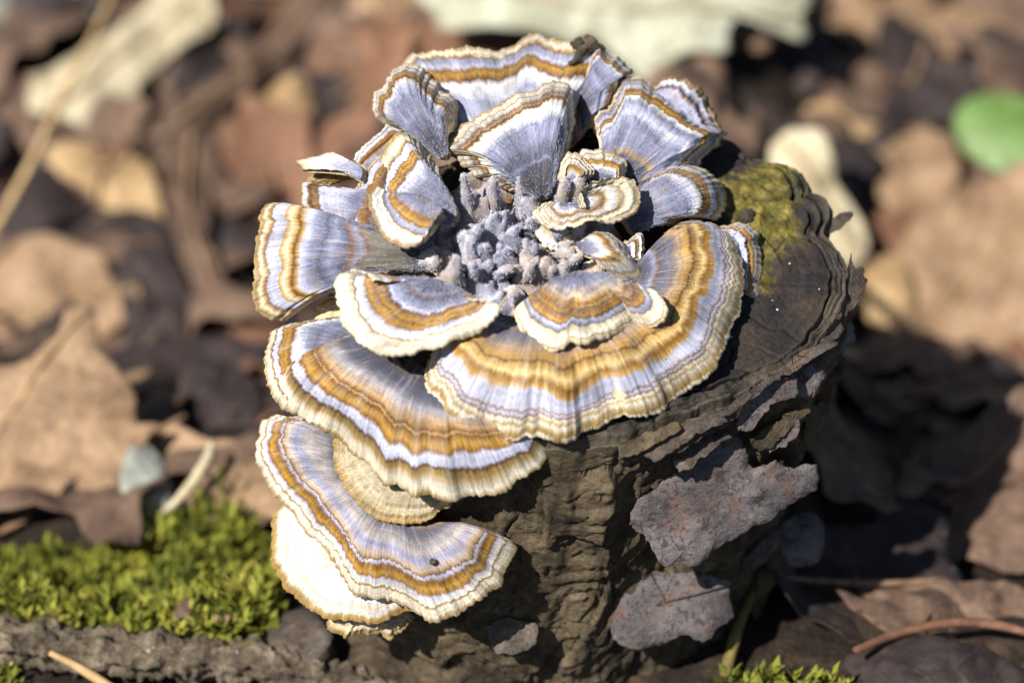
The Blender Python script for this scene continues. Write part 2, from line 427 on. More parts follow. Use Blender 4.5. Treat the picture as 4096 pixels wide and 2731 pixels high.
def bark_material(name, grey=0.0, seed=0.0):
    t = NT(name); o = t.objc()
    oo = t.n('ShaderNodeVectorMath', operation='ADD'); t.l(o, oo.inputs[0]); oo.inputs[1].default_value = (seed, seed*2, 0); o = oo.outputs[0]
    n1 = t.noise(o, 1.3, 6.0, 0.65); n2 = t.noise(t.stretch(o, (1, 1, 2.2)), 5.0, 6.0, 0.72, 0.6); n3 = t.noise(o, 26.0, 3.0, 0.7)
    c = t.ramp(n1, [(0.30, (0.024, 0.018, 0.012)), (0.44, (0.066, 0.049, 0.030)), (0.56, (0.125, 0.093, 0.054)), (0.66, (0.170, 0.128, 0.078)), (0.76, (0.23, 0.19, 0.135))])[0]
    if grey:
        g = t.ramp(n1, [(0.3, (0.062, 0.054, 0.056)), (0.5, (0.115, 0.104, 0.108)), (0.7, (0.18, 0.167, 0.172))])[0]
        rd = t.noise(o, 2.4, 4.0, 0.65)
        g = t.mix(t.rng(rd, 0.52, 0.66, 0, 0.75), g, (0.17, 0.095, 0.075))
        sp = t.noise(o, 5.5, 4.0, 0.65, 0.8)
        g = t.mix(t.rng(sp, 0.555, 0.60, 0, 0.75), g, (0.050, 0.026, 0.022))
        sp2 = t.noise(o, 15.0, 3.0, 0.6)
        g = t.mix(t.rng(sp2, 0.58, 0.64, 0, 0.6), g, (0.04, 0.026, 0.022))
        g = t.mix(t.rng(sp2, 0.36, 0.28, 0, 0.5), g, (0.30, 0.29, 0.30))
        c = t.mix(grey, c, g)
    c = t.val(c, t.rng(n2, 0.28, 0.72, 0.72 if grey > .8 else 0.45, 1.2 if grey > .8 else 1.4)); c = t.val(c, t.rng(n3, 0.25, 0.75, 0.7, 1.28))
    ck = t.voro(t.stretch(o, (0.7, 0.7, 1.8)), 1.7, 'DISTANCE_TO_EDGE')
    cw = t.noise(o, 3.0, 3.0)
    cf = t.math('MULTIPLY', t.rng(ck, 0.0, 0.012 if grey > .8 else 0.02, 1, 0), t.rng(cw, 0.60 if grey > .8 else 0.56, 0.68))
    c = t.mix(t.math('MULTIPLY', cf, 0.8), c, (0.012, 0.009, 0.007))
    h = t.math('ADD', n2, t.math('MULTIPLY', n3, 0.35)); h = t.math('SUBTRACT', h, t.math('MULTIPLY', cf, 0.7))
    return t.done(c, t.rng(n3, 0.3, 0.7, 0.62, 0.92), t.bump(h, 0.035 if grey > .8 else 0.08, 0.9), 0.28)
BARK = bark_material('inner_bark')
BARK_G = bark_material('outer_bark', 0.9, 3.0)
BARK_M = bark_material('mid_bark', 0.45, 7.0)

AX = np.array([-0.95, -1.55, -6.9])                       # from the cut face centre to the foot
def build_side():
    nz = 230
    w = np.concatenate([np.linspace(0, 0.12, 40, endpoint=False), np.linspace(0.12, 1.12, nz-40)])
    W, TH = np.meshgrid(w, th, indexing='xy')
    tap = 1 + 0.03*sstep(0, 0.08, W) - 0.17*np.clip(W, 0, 1) + 0.10*sstep(0.75, 1.1, W)
    c0 = RIMV.mean(0)
    base = O_ + AX*W[..., None] + (RIMV-O_)[:, None, :]*tap[..., None]
    rad = nrm((RIMV-O_) - np.outer((RIMV-O_)@NS, NS))[:, None, :]
    A = np.cos(TH)*3.3; B = np.sin(TH)*2.7; Z = W*6.9
    lay = fbm(A*0.42, B*0.42, Z*0.62, 90, 4)*2.6 + 0.35*Z
    fr = lay-np.floor(lay); ter = np.floor(lay)+sstep(0.72, 1.0, fr)-lay         # stepped sheets of bark
    fine = fbm(A*1.6, B*1.6, Z*3.2, 50, 5); rid = np.abs(fbm(A*0.9, B*0.9, Z*2.0, 70, 4))
    gp = np.random.default_rng(5); K = 130
    pa = gp.uniform(0, 2*math.pi, K); cell = np.stack([np.cos(pa)*3.3, np.sin(pa)*2.7, gp.uniform(-.5, 9, K)*0.62*1.25], -1)
    Q = np.stack([A+0.35*fbm(A, B, Z, 301, 3), B+0.35*fbm(A, B, Z, 302, 3), Z*0.62*1.25-0.25*A+0.35*fbm(A, B, Z, 303, 3)], -1).reshape(-1, 3)
    F1 = np.empty(len(Q)); F2 = np.empty(len(Q)); ID = np.empty(len(Q), int)
    for i0 in range(0, len(Q), 8000):
        dd = np.linalg.norm(Q[i0:i0+8000, None]-cell[None], axis=2); ix = np.argpartition(dd, 1, axis=1)[:, :2]
        v2 = np.take_along_axis(dd, ix, 1); o2 = v2.argsort(1); v2 = np.take_along_axis(v2, o2, 1); ix = np.take_along_axis(ix, o2, 1)
        F1[i0:i0+8000] = v2[:, 0]; F2[i0:i0+8000] = v2[:, 1]; ID[i0:i0+8000] = ix[:, 0]
    hc_ = gp.uniform(-.5, .5, K); tl = gp.normal(0, .32, (K, 3))
    plate = (0.26*hc_[ID] + ((Q-cell[ID])*tl[ID]).sum(1)*0.55).reshape(A.shape)
    seam = np.exp(-((F2-F1)/0.05)**2).reshape(A.shape)
    d = 0.50*plate - 0.03*seam + 0.09*ter + 0.030*fine - 0.05*np.exp(-(rid/0.04)**2) + 0.10*fbm(A*.3, B*.3, Z*.3, 20, 3)
    d = d*sstep(0.0, 0.09, W)
    V = base + rad*d[..., None]
    obj('trunk', V.reshape(-1, 3), grid_faces(NTH, nz, True, True), BARK, stump)
    return V.reshape(-1, 3)
SIDE = build_side()
SIDE_PX, SIDE_DZ = project(SIDE)
def side_dz(px):
    d = np.hypot(*(SIDE_PX-np.asarray(px, float)).T); m = d < 40
    if not m.any(): return float(SIDE_DZ[d.argmin()])
    return float(SIDE_DZ[m].min())

def sheet(name, outline, p0, n, mat, parent=None, centre=None, nout=150, nr=14, thick=0.08, bend=None, rough=0.03, jag=0.04, seed=0, px=True, label=None, up=None, fine=3.0, straight=False):
    """a thin solid sheet; outline in photo pixels on the plane (p0, n), or 2D plane coordinates in cm"""
    n = nrm(n)
    ex = nrm(np.cross(n, up if up is not None else [0.0, 0.35, 1.0])); ex = -ex
    ey = np.cross(n, ex)
    pl = smooth_line(outline, nout, True, 12)
    if straight:
        q0 = np.vstack([outline, outline[:1]]); s0 = np.concatenate([[0], np.cumsum(np.linalg.norm(np.diff(q0, axis=0), axis=1))])
        pl = 0.3*pl + 0.7*np.stack([np.interp(np.linspace(0, s0[-1], nout, endpoint=False), s0, q0[:, k]) for k in (0, 1)], -1)
        ar = np.linspace(0, s0[-1], nout, endpoint=False)
        pl = pl + np.stack([fbm(ar/28.0, seed, k, 4, 4) for k in (1, 5)], -1)*7.0
    Q = hit_plane(pl, p0, n) if px else p0 + pl[:, :1]*ex + pl[:, 1:2]*ey
    x = (Q-p0)@ex; y = (Q-p0)@ey
    cx, cy = (x.mean(), y.mean()) if centre is None else centre
    a = np.arctan2(y-cy, x-cx); rr = np.hypot(x-cx, y-cy)
    rr = rr*(1 + jag*fbm(x*3.0+seed, y*3.0, seed, 5, 4))
    s = np.linspace(0.04, 1, nr)**0.8
    X = cx + np.cos(a)[:, None]*rr[:, None]*s; Y = cy + np.sin(a)[:, None]*rr[:, None]*s
    S = np.broadcast_to(s, X.shape)
    z = rough*fbm(X*fine*0.5+seed*3.7, Y*fine*0.5, seed, 15, 4)
    if bend is not None: z = z + bend(X, Y, S)
    tk = thick*(0.75+0.5*vnoise(X*1.5, Y*1.5, seed, 3))*(1-0.55*S**6)
    top = p0 + X[..., None]*ex + Y[..., None]*ey + z[..., None]*n
    bot = top - n*tk[..., None]
    N = nout*nr
    V = np.vstack([top.reshape(-1, 3), bot.reshape(-1, 3), top[:, 0].mean(0)[None], bot[:, 0].mean(0)[None]])
    i = np.arange(nout); i2 = (i+1) % nout
    f = np.vstack([grid_faces(nout, nr, True), grid_faces(nout, nr, True, True, N), np.stack([i*nr+nr-1, i2*nr+nr-1, N+i2*nr+nr-1, N+i*nr+nr-1], -1)])
    tr = np.vstack([np.stack([np.full(nout, 2*N), i2*nr, i*nr], -1), np.stack([np.full(nout, 2*N+1), N+i*nr, N+i2*nr], -1)])
    lf = np.stack([X, Y, S], -1).reshape(-1, 3)
    lf = np.vstack([lf, lf, [[cx, cy, 0]], [[cx, cy, 0]]])
    o = obj(name, V, f, mat, parent, origin=None if parent else p0, tris=tr, attrs={'leaf': lf})
    if label: o['label'] = label
    return o, (ex, ey, n, top)

FLAKES = [
 ([(2542,2097),(2565,2010),(2652,1948),(2707,1885),(2730,1838),(2824,1775),(2934,1728),(2981,1790),(2985,1838),(3005,1877),(3060,1862),(3099,1834),(3116,1856),(3139,1868),(3178,1882),(3225,1855),(3280,1869),(3292,1932),(3288,1963),(3178,2026),(3076,2089),(2942,2175),(2864,2222),(2817,2273),(2746,2254),(2683,2273),(2644,2230),(2597,2160)],
  (0.30,-0.05,0.95), -0.40, BARK_G, 0.09, 'large grey peeling bark flake with reddish brown spots', lambda X,Y,S: -0.07*X**2+0.16*Y+0.10*np.maximum(X-0.6,0)**2+0.05*np.sin(X*2.6+Y*1.5)-0.06*S**6+0.10*np.exp(-((X-.35)/.16)**2-((Y+.05)/.10)**2)+0.07*np.exp(-((X+.55)/.14)**2-((Y+.35)/.09)**2)),
 ([(2424,2332),(2448,2285),(2503,2254),(2560,2262),(2612,2285),(2700,2292),(2785,2285),(2864,2293),(2911,2317),(2946,2332),(2934,2364),(2946,2419),(2946,2474),(2887,2505),(2864,2544),(2809,2572),(2770,2544),(2707,2552),(2652,2591),(2581,2603),(2503,2584),(2463,2552),(2448,2489),(2428,2419)],
  (0.20,0.0,0.97), -0.35, BARK_G, 0.09, 'lower grey bark flake with a dark crack across it', lambda X,Y,S: -0.10*X**2+0.10*Y+0.04*np.sin(X*3+Y)-0.07*S**6-0.08*np.exp(-((Y-.12*X-.05)/.025)**2)*(X>-.2)),
 ([(3191,1542),(3198,1491),(3236,1440),(3306,1425),(3332,1478),(3312,1523),(3300,1561),(3268,1593),(3236,1599),(3204,1586)], (0.45,0.0,0.9), -0.10, BARK_G, 0.07, None, lambda X,Y,S: -0.1*X**2-0.1*S**4),
 ([(2950,1725),(2958,1640),(3000,1593),(3077,1529),(3128,1491),(3185,1484),(3190,1593),(3115,1605),(3064,1650),(3010,1720)], (0.30,0.0,0.95), -0.10, BARK_G, 0.08, None, lambda X,Y,S: -0.06*X**2),
 ([(2880,1640),(3000,1561),(3115,1484),(3191,1414),(3268,1376),(3344,1360),(3351,1372),(3332,1392),(3255,1425),(3185,1475),(3096,1525),(3000,1595),(2900,1668)], (0.15,0.55,0.82), -0.16, BARK_M, 0.10, 'long narrow bark strip lifting off the rim', None),
 ([(3414,1083),(3440,1057),(3462,1083),(3462,1134),(3440,1197),(3395,1261),(3378,1280),(3385,1210),(3400,1146)], (0.55,0.1,0.83), -0.02, BARK_M, 0.07, None, lambda X,Y,S: -0.1*X**2),
 ([(3404,1010),(3416,1012),(3416,1083),(3400,1150),(3380,1215),(3350,1280),(3350,1230),(3375,1150),(3395,1080)], (0.5,0.3,0.8), -0.06, BARK_M, 0.06, None, None),
 ([(3370,1300),(3405,1285),(3418,1312),(3408,1369),(3383,1408),(3350,1418),(3335,1389)], (0.6,0.0,0.8), 0.35, BARK_G, 0.07, None, None),
 ([(3322,890),(3332,880),(3363,848),(3395,850),(3405,866),(3383,893),(3357,915),(3330,925)], (0.3,0.35,0.88), -0.08, BARK_M, 0.12, None, None),
 ([(3076,1806),(3084,1751),(3162,1681),(3204,1675),(3190,1743),(3131,1783)], (0.35,-0.1,0.93), -0.12, BARK_G, 0.07, None, lambda X,Y,S: -0.1*X**2),
 ([(3225,1640),(3262,1615),(3300,1600),(3318,1640),(3300,1720),(3262,1790),(3232,1800),(3215,1730)], (0.5,-0.1,0.85), -0.05, BARK, 0.07, None, None),
 ([(2600,1765),(2700,1700),(2830,1650),(2930,1640),(2920,1700),(2820,1745),(2720,1800),(2640,1830)], (0.15,0.1,0.98), -0.10, BARK_M, 0.09, None, lambda X,Y,S: -0.05*X**2),
 ([(1960,2500),(2030,2470),(2140,2490),(2155,2550),(2110,2605),(2000,2615),(1950,2570)], (-0.1,0.3,0.95), -0.25, BARK_M, 0.12, None, None),
 ([(3040,2300),(3090,2200),(3130,2170),(3120,2280),(3070,2400),(3030,2480),(3000,2430)], (0.4,-0.1,0.9), -0.05, BARK, 0.08, None, None),
 ([(2960,2240),(3040,2170),(3110,2120),(3130,2160),(3060,2240),(2990,2310)], (0.4,-0.1,0.9), -0.05, BARK_M, 0.08, None, None),

 ([(2560,1800),(2640,1740),(2740,1690),(2860,1650),(2940,1625),(2950,1660),(2880,1700),(2800,1730),(2700,1790),(2620,1850)], (0.12,0.15,0.98), -0.22, BARK_M, 0.09, None, lambda X,Y,S: -0.08*X**2),
 ([(2480,1770),(2580,1735),(2700,1690),(2720,1715),(2640,1765),(2560,1810),(2490,1820)], (0.0,0.3,0.95), -0.14, BARK, 0.10, None, None),
 ([(2700,1830),(2790,1770),(2900,1730),(2930,1750),(2840,1800),(2760,1870),(2715,1890)], (0.1,0.2,0.97), -0.20, BARK_M, 0.08, None, None),
 ([(3000,1760),(3080,1700),(3160,1640),(3230,1610),(3240,1650),(3170,1710),(3090,1780),(3030,1810)], (0.35,0.0,0.93), -0.05, BARK, 0.08, None, None),
 ([(3120,1480),(3200,1420),(3290,1350),(3360,1290),(3375,1310),(3320,1380),(3230,1450),(3150,1510)], (0.3,0.5,0.8), -0.10, BARK_M, 0.08, None, None),
]
for k, (ol, nv, dd, mt, tk, lb, bd) in enumerate(FLAKES):
    ol = np.array(ol, float); c = ol.mean(0)
    p0 = P(c, side_dz(c)+dd)
    sheet('bark_flake', ol, p0, camvec(nv), mt, stump, nout=190 if k < 2 else 110, nr=26 if k < 2 else 12, thick=tk*0.5, bend=bd, rough=0.035 if k < 2 else 0.045, jag=0.03, seed=k+1, label=lb, straight=True)

# ------------------------------------------------------------------ bracket fungi
FUZZ = []        # hair roots gathered for the rosette: position, normal, length
def stump_p(px, h):
    return hit_plane(np.atleast_2d(px), O_ + NS*h, NS)[0]
CAPN = [0]
def cap(margin, base, n, h=None, dz=None, curl=0.0, arch=0.1, wave=(0.0, 3.0, 0.0), thick=0.12, stops=None, parent=None, name='cap', label=None,
        jag=5.0, seed=None, fuzz=0.0, mat=None, edge=0.07, cup=0.0, wob=0.075, wrinkle=1.0):
    CAPN[0] += 1; seed = CAPN[0] if seed is None else seed
    n = camvec(n)
    m = np.array(margin, float)
    L = np.linalg.norm(np.diff(m, axis=0), axis=1).sum()
    nu = int(np.clip(L/6.5, 70, 420)); nv = 52
    ml = smooth_line(m, nu)
    tg = np.gradient(ml, axis=0); tg /= np.maximum(np.linalg.norm(tg, axis=1, keepdims=True), 1e-6)
    nn = np.stack([tg[:, 1], -tg[:, 0]], -1)
    arc = np.linspace(0, L, nu)
    jg = jag*(fbm(arc/12.0, seed, 0, 2, 3)*1.0 + 1.7*fbm(arc/75.0, seed, 3, 6, 3))
    ml = ml + nn*jg[:, None]
    bl = smooth_line(base, nu)
    bm = bl[nu//2]
    p0 = stump_p(bm, h) if dz is None else P(bm, dz)
    uu = np.linspace(0, 1, nu)
    Lm = np.linalg.norm(ml.mean(0)-bl.mean(0))/PXCM
    curl = curl - 0.14*min(Lm, 1.6)
    e = curl + 1.5*wave[0]*np.sin(uu*2*math.pi*wave[1]+wave[2]) + abs(wave[0])*0.9*fbm(arc/170.0, seed, 9, 4, 2) + 0.03*wrinkle*fbm(arc/130.0, seed, 2, 3, 2)
    e = e + cup*(np.abs(uu*2-1)**2)
    B = hit_plane(bl, p0, n); M = hit_plane(ml, p0, n, e)
    Ll = np.linalg.norm(M-B, axis=1)
    v = np.linspace(0, 1, nv)
    Xl = B[:, None]+(M-B)[:, None]*v[None, :, None]
    uc = arc/PXCM
    UU, VV = np.meshgrid(uc, v, indexing='ij')
    arch = arch*1.9 if arch > 0 else arch
    off = arch*np.minimum(Ll, 2.0)[:, None]*np.sin(math.pi*VV)**1.1 + e[:, None]*(VV**4-VV)
    off = off + 0.036*wrinkle*vnoise(VV*11.0+fbm(UU*.8, 0, seed, 4, 2)*.6, seed*7.3, 0, 12)*np.clip(VV*2, 0, 1)*np.clip((1-VV)*12, 0, 1)
    off = off + 0.045*wrinkle*fbm(UU*1.2, VV*1.3, seed*2.0, 22, 2)*VV + 0.0015*fbm(UU*7, VV*3, seed, 23, 2)*VV
    X = Xl + n*off[..., None]
    flip = False
    fn = np.cross(X[nu//2, nv//2+1]-X[nu//2, nv//2], X[nu//2+1, nv//2]-X[nu//2, nv//2])
    flip = fn@n < 0
    # rounded margin then the underside
    outw = nrm(M-B + 1e-6); ed = edge*(0.7+0.5*vnoise(uc*3, seed, 0, 8))
    rim1 = X[:, -1] + outw*(ed*0.30)[:, None] - n*(ed*0.35)[:, None]
    rim2 = X[:, -1] + outw*(ed*0.22)[:, None] - n*(ed*0.80)[:, None]
    rim3 = X[:, -1] - outw*(ed*0.25)[:, None] - n*(ed*1.02)[:, None]
    top = np.concatenate([X, rim1[:, None], rim2[:, None], rim3[:, None]], 1)
    nt = nv+3
    VA = np.concatenate([VV, np.full((nu, 3), 1.0)], 1); UA = np.repeat(uc[:, None], nt, 1)
    f = grid_faces(nu, nt, False, not flip)
    fan = np.stack([UA+seed*11.0, VA, (1-VA)*Ll[:, None]], -1).reshape(-1, 3)
    mt = mat or cap_material('cap_bands_%d' % seed, stops or zones(seed), seed, wob=wob)
    if parent is None: raise ValueError
    o = obj(name, top.reshape(-1, 3), f, mt, parent, attrs={'fan': fan})
    if label: o['label'] = label
    # underside
    kv = np.linspace(0, 1, 16)
    Xb = B[:, None]+(M-B)[:, None]*kv[None, :, None]
    KV = np.broadcast_to(kv, (nu, 16))
    offb = arch*np.minimum(Ll, 2.0)[:, None]*np.sin(math.pi*KV)**1.1 + e[:, None]*(KV**4-KV) - (thick*(1-KV)**0.8+ed[:, None]*1.0)
    Xb = Xb + n*offb[..., None]; Xb[:, -1] = rim3
    obj('pore_surface', Xb.reshape(-1, 3), grid_faces(nu, 16, False, flip), PORE, o if o.parent and o.parent.type == 'EMPTY' else parent)
    if fuzz > 0:
        k = int(fuzz*700*min(4.0, Ll.mean()*L/PXCM))
        a = rng.integers(0, nu, k); b = np.clip((rng.random(k)**1.5*0.62*nv).astype(int), 0, nv-1)
        lat = outw[a]*0.7
        FUZZ.append((X[a, b]+rng.normal(0, .01, (k, 3)), nrm(n*0.35+outw[a]+rng.normal(0, .3, (k, 3))), 0.045*(0.5+rng.random(k)), 0.35*rng.random(k)))
    return o

ros = thing('bracket_fungus_rosette', stump_p((2050, 1010), 0.0), 'rosette of overlapping blue-grey and ochre banded caps growing on the stump top', 'fungus')

# --- back row
cap([(2360,575),(2300,600)] and [(1600,560),(1570,420),(1585,310),(1596,274),(1623,238),(1677,216),(1757,196),(1842,185),(1936,191),(2010,188),(2070,180),(2096,158),(2132,138),(2170,146),(2234,165),(2287,178),(2330,176),(2377,167),(2420,195),(2400,300),(2362,390),(2350,480),(2320,550),(2270,600)],
    [(1950,700),(2080,730),(2180,700)], (0.0,0.33,0.94), h=0.25, curl=0.05, arch=0.06, wave=(0.10,3.5,0.4), parent=ros, fuzz=.2, label='wide back cap with a rippled ochre ring near its rim', edge=.06,
    stops=[(0,DARK+(.9,)),(.15,SLATE+(.9,)),(.35,LAV+(.9,)),(.50,LAV2+(.85,)),(.58,LAV+(.8,)),(.70,WHITE+(.8,)),(.745,RUST+(.45,)),(.76,OCHRE+(.4,)),(.80,GOLD+(.4,)),(.83,OCHRE+(.4,)),(.87,LAV2+(.8,)),(.925,LAV+(.8,)),(.935,BROWN+(.6,)),(.95,TAN+(.8,)),(.975,MW+(.8,)),(1,TAN+(.8,))])
cap([(2350,500),(2352,458),(2400,445),(2437,420),(2447,377),(2470,305),(2540,290),(2508,256),(2479,229),(2430,203),(2395,180),(2370,190),(2345,250),(2345,330)],
    [(2325,520),(2322,420),(2325,330)], (0.35,0.30,0.88), h=0.75, curl=-0.12, arch=0.12, wave=(.07,2,1), parent=ros, label='narrow folded cap beside the wide back cap', seed=41)
cap([(2627,336),(2658,321),(2703,314),(2738,323),(2783,345),(2814,368),(2837,395),(2854,435),(2877,479),(2886,515),(2860,560)],
    [(2560,480),(2620,560),(2700,600)], (0.25,0.35,0.9), h=0.65, curl=-0.05, arch=.08, wave=(.04,3,0), parent=ros,
    stops=[(0,SLATE+(.9,)),(.4,LAV+(.9,)),(.62,LAV2+(.9,)),(.70,RUST+(.5,)),(.76,LAV+(.7,)),(.80,WHITE+(.8,)),(.86,MW+(.8,)),(.89,TAN+(.8,)),(.95,OCHRE+(.5,)),(1,GOLD+(.6,))])
cap([(2372,520),(2385,470),(2432,432),(2450,375),(2472,312),(2502,296),(2551,300),(2591,321),(2627,347),(2680,370),(2734,405),(2783,441),(2823,488),(2868,512),(2903,530),(2899,553),(2859,604),(2814,640),(2796,671),(2747,665),(2690,690),(2640,740),(2600,775)],
    [(2400,680),(2440,740),(2530,780)], (0.25,0.33,0.91), h=0.55, curl=-0.02, arch=0.14, wave=(.05,2.5,.6), parent=ros, fuzz=.8, label='broad blue-grey cap beside the bare mossy part of the stump',
    stops=[(0,DARK+(.9,)),(.12,SLATE+(.9,)),(.22,SLATE+(.9,)),(.25,TAN+(.8,)),(.28,LAV+(.9,)),(.42,LAV+(.9,)),(.50,LAV2+(.9,)),(.60,LAV+(.85,)),(.68,WHITE+(.8,)),(.70,OCHRE+(.45,)),(.73,GOLD+(.4,)),(.76,RUST+(.4,)),(.785,GOLD+(.4,)),(.80,LAV2+(.8,)),(.86,LAV2+(.8,)),(.875,RUST+(.5,)),(.89,LAV2+(.8,)),(.93,BROWN+(.6,)),(.95,CREAM+(.8,)),(.985,MW+(.8,)),(1,TAN+(.8,))])
cap([(1690,590),(1650,522),(1614,532),(1565,500),(1525,482),(1489,448),(1487,408),(1494,377),(1529,357),(1561,319),(1587,283),(1641,265),(1686,265),(1708,292),(1744,328),(1764,359),(1802,386),(1822,412),(1822,479),(1815,520)],
    [(1735,610),(1760,630),(1790,610)], (-0.3,0.35,0.89), h=0.85, curl=-0.10, arch=0.16, wave=(.04,3,0), parent=ros, fuzz=.7, label='shell shaped cap at the upper left of the rosette')
# --- middle upper
cap([(2075,790),(1976,738),(1918,714),(1887,685),(1846,662),(1815,627),(1757,595),(1788,560),(1837,511),(1909,470),(2003,408),(2092,368),(2159,346),(2226,332),(2275,359),(2293,404),(2297,453),(2288,524),(2270,613),(2248,690),(2225,770)],
    [(2120,775),(2154,795),(2195,780)], (0.02,0.28,0.96), h=0.85, curl=-0.16, arch=0.16, wave=(.06,2.5,1.2), parent=ros, fuzz=1.0, label='tall triangular cap with a dark velvety centre',
    stops=[(0,DARK+(.9,)),(.12,(.10,.10,.11,.9)),(.19,SLATE+(.9,)),(.21,LAV+(.9,)),(.24,SLATE+(.9,)),(.36,LAV+(.9,)),(.48,LAV+(.9,)),(.58,WHITE+(.85,)),(.65,WHITE+(.8,)),(.675,GOLD+(.5,)),(.69,OCHRE+(.4,)),(.71,RUST+(.4,)),(.73,GOLD+(.4,)),(.755,LAV+(.7,)),(.77,OCHRE+(.4,)),(.80,GOLD+(.4,)),(.825,LAV2+(.8,)),(.88,MW+(.8,)),(.90,OCHRE+(.6,)),(.915,CREAM+(.8,)),(.97,MW+(.8,)),(1,TAN+(.8,))])
cap([(2612,790),(2612,747),(2617,707),(2626,685),(2684,658),(2729,656),(2782,665),(2818,680),(2849,712),(2885,747),(2905,779),(2903,823),(2885,850),(2862,876),(2827,866),(2778,877),(2729,886),(2715,904),(2666,908),(2644,912),(2617,895)],
    [(2520,800),(2500,870),(2540,940)], (0.28,0.18,0.94), h=0.65, curl=-0.22, arch=0.12, wave=(.05,2,0), parent=ros, fuzz=1.0, label='curled cap hanging over the yellow moss')
cap([(1755,700),(1716,625),(1660,560),(1614,532),(1583,550),(1554,579),(1530,607),(1516,655),(1511,703),(1488,765),(1500,830),(1560,880),(1650,890),(1740,890)],
    [(1800,790),(1825,850),(1800,900)], (-0.35,0.18,0.92), h=1.15, curl=-0.08, arch=0.05, wave=(.16,2.6,2.4), parent=ros, fuzz=1.0, label='wavy ear shaped cap with a split rim', wob=.10)
cap([(1500,745),(1477,775),(1473,815),(1492,866),(1520,913),(1563,947),(1611,966),(1650,964),(1688,942),(1712,904),(1742,880)],
    [(1610,770),(1690,780),(1770,830)], (-0.22,0.50,0.84), h=1.50, curl=0.10, arch=-0.10, wave=(.05,1.5,0.5), parent=ros, fuzz=.4, thick=.13, edge=.11, seed=52, label='upturned lower lobe of the wavy ear shaped cap',
    stops=[(0,SLATE+(.9,)),(.15,LAV+(.9,)),(.25,OCHRE+(.5,)),(.36,GOLD+(.4,)),(.44,OCHRE+(.4,)),(.50,LAV2+(.8,)),(.60,LAV+(.8,)),(.64,BROWN+(.6,)),(.68,CREAM+(.8,)),(.80,WHITE+(.8,)),(.95,MW+(.8,)),(1,TAN+(.8,))])
cap([(1545,600),(1530,603),(1482,665),(1434,727),(1401,784),(1382,846),(1355,909),(1382,933),(1434,952),(1477,950),(1520,982),(1554,1014),(1616,1020),(1680,1040)],
    [(1640,760),(1690,900),(1740,1000)], (-0.35,0.25,0.90), h=0.75, curl=-0.05, arch=0.08, wave=(.05,2,0), parent=ros, fuzz=.3,
    stops=[(0,SLATE+(.9,)),(.35,LAV+(.9,)),(.55,RUST+(.5,)),(.60,OCHRE+(.4,)),(.68,OCHRE+(.4,)),(.72,LAV2+(.8,)),(.88,LAV2+(.8,)),(.91,BROWN+(.6,)),(.94,TAN+(.8,)),(.98,CREAM+(.8,)),(1,OLIVE+(.8,))], label='long narrow cap half hidden behind the wavy ear shaped cap')
cap([(1410,650),(1363,632),(1324,617),(1276,626),(1233,636),(1190,648),(1205,664),(1212,680),(1250,676),(1286,665),(1340,672),(1385,695)],
    [(1440,660),(1450,690),(1440,720)], (-0.3,0.4,0.87), h=0.75, curl=0.10, arch=0.05, parent=ros, stops=[(0,LAV+(.9,)),(.4,LAV2+(.9,)),(.6,WHITE+(.9,)),(.9,CREAM+(.8,)),(1,OLIVE+(.8,))], label='torn pale strip of a cap curling outward', jag=3)
cap([(1395,715),(1350,722),(1300,735),(1245,730),(1225,722),(1255,695),(1300,672),(1345,670),(1390,685)],
    [(1430,690),(1440,705),(1430,720)], (-0.3,0.2,0.9), h=0.45, curl=0.0, arch=-0.05, parent=ros, stops=[(0,TAN+(.9,)),(.6,OLIVE+(.9,)),(1,TAN+(.8,))], jag=3)
cap([(1400,765),(1330,752),(1276,741),(1225,728),(1206,735),(1210,765),(1219,827),(1241,851),(1243,885),(1262,915),(1310,930)],
    [(1480,760),(1490,830),(1480,900)], (-0.25,0.1,0.95), h=0.55, curl=-0.08, arch=0.08, parent=ros,
    stops=[(0,SLATE+(.9,)),(.3,LAV+(.9,)),(.5,LAV2+(.9,)),(.66,LAV2+(.9,)),(.68,BROWN+(.5,)),(.72,OCHRE+(.4,)),(.80,RUST+(.4,)),(.86,OCHRE+(.4,)),(.90,LAV2+(.8,)),(.97,MW+(.8,)),(1,TAN+(.8,))], label='torn cap with a straight dark ochre band', jag=4)
cap([(1415,640),(1425,622),(1450,590),(1500,545),(1548,502),(1580,495),(1600,520)],
    [(1470,680),(1560,620),(1620,580)], (-0.2,0.3,0.93), h=0.35, arch=.05, parent=ros, jag=3,
    stops=[(0,SLATE+(.9,)),(.3,LAV2+(.9,)),(.5,OCHRE+(.5,)),(.66,OCHRE+(.4,)),(.72,LAV2+(.8,)),(1,MW+(.8,))])
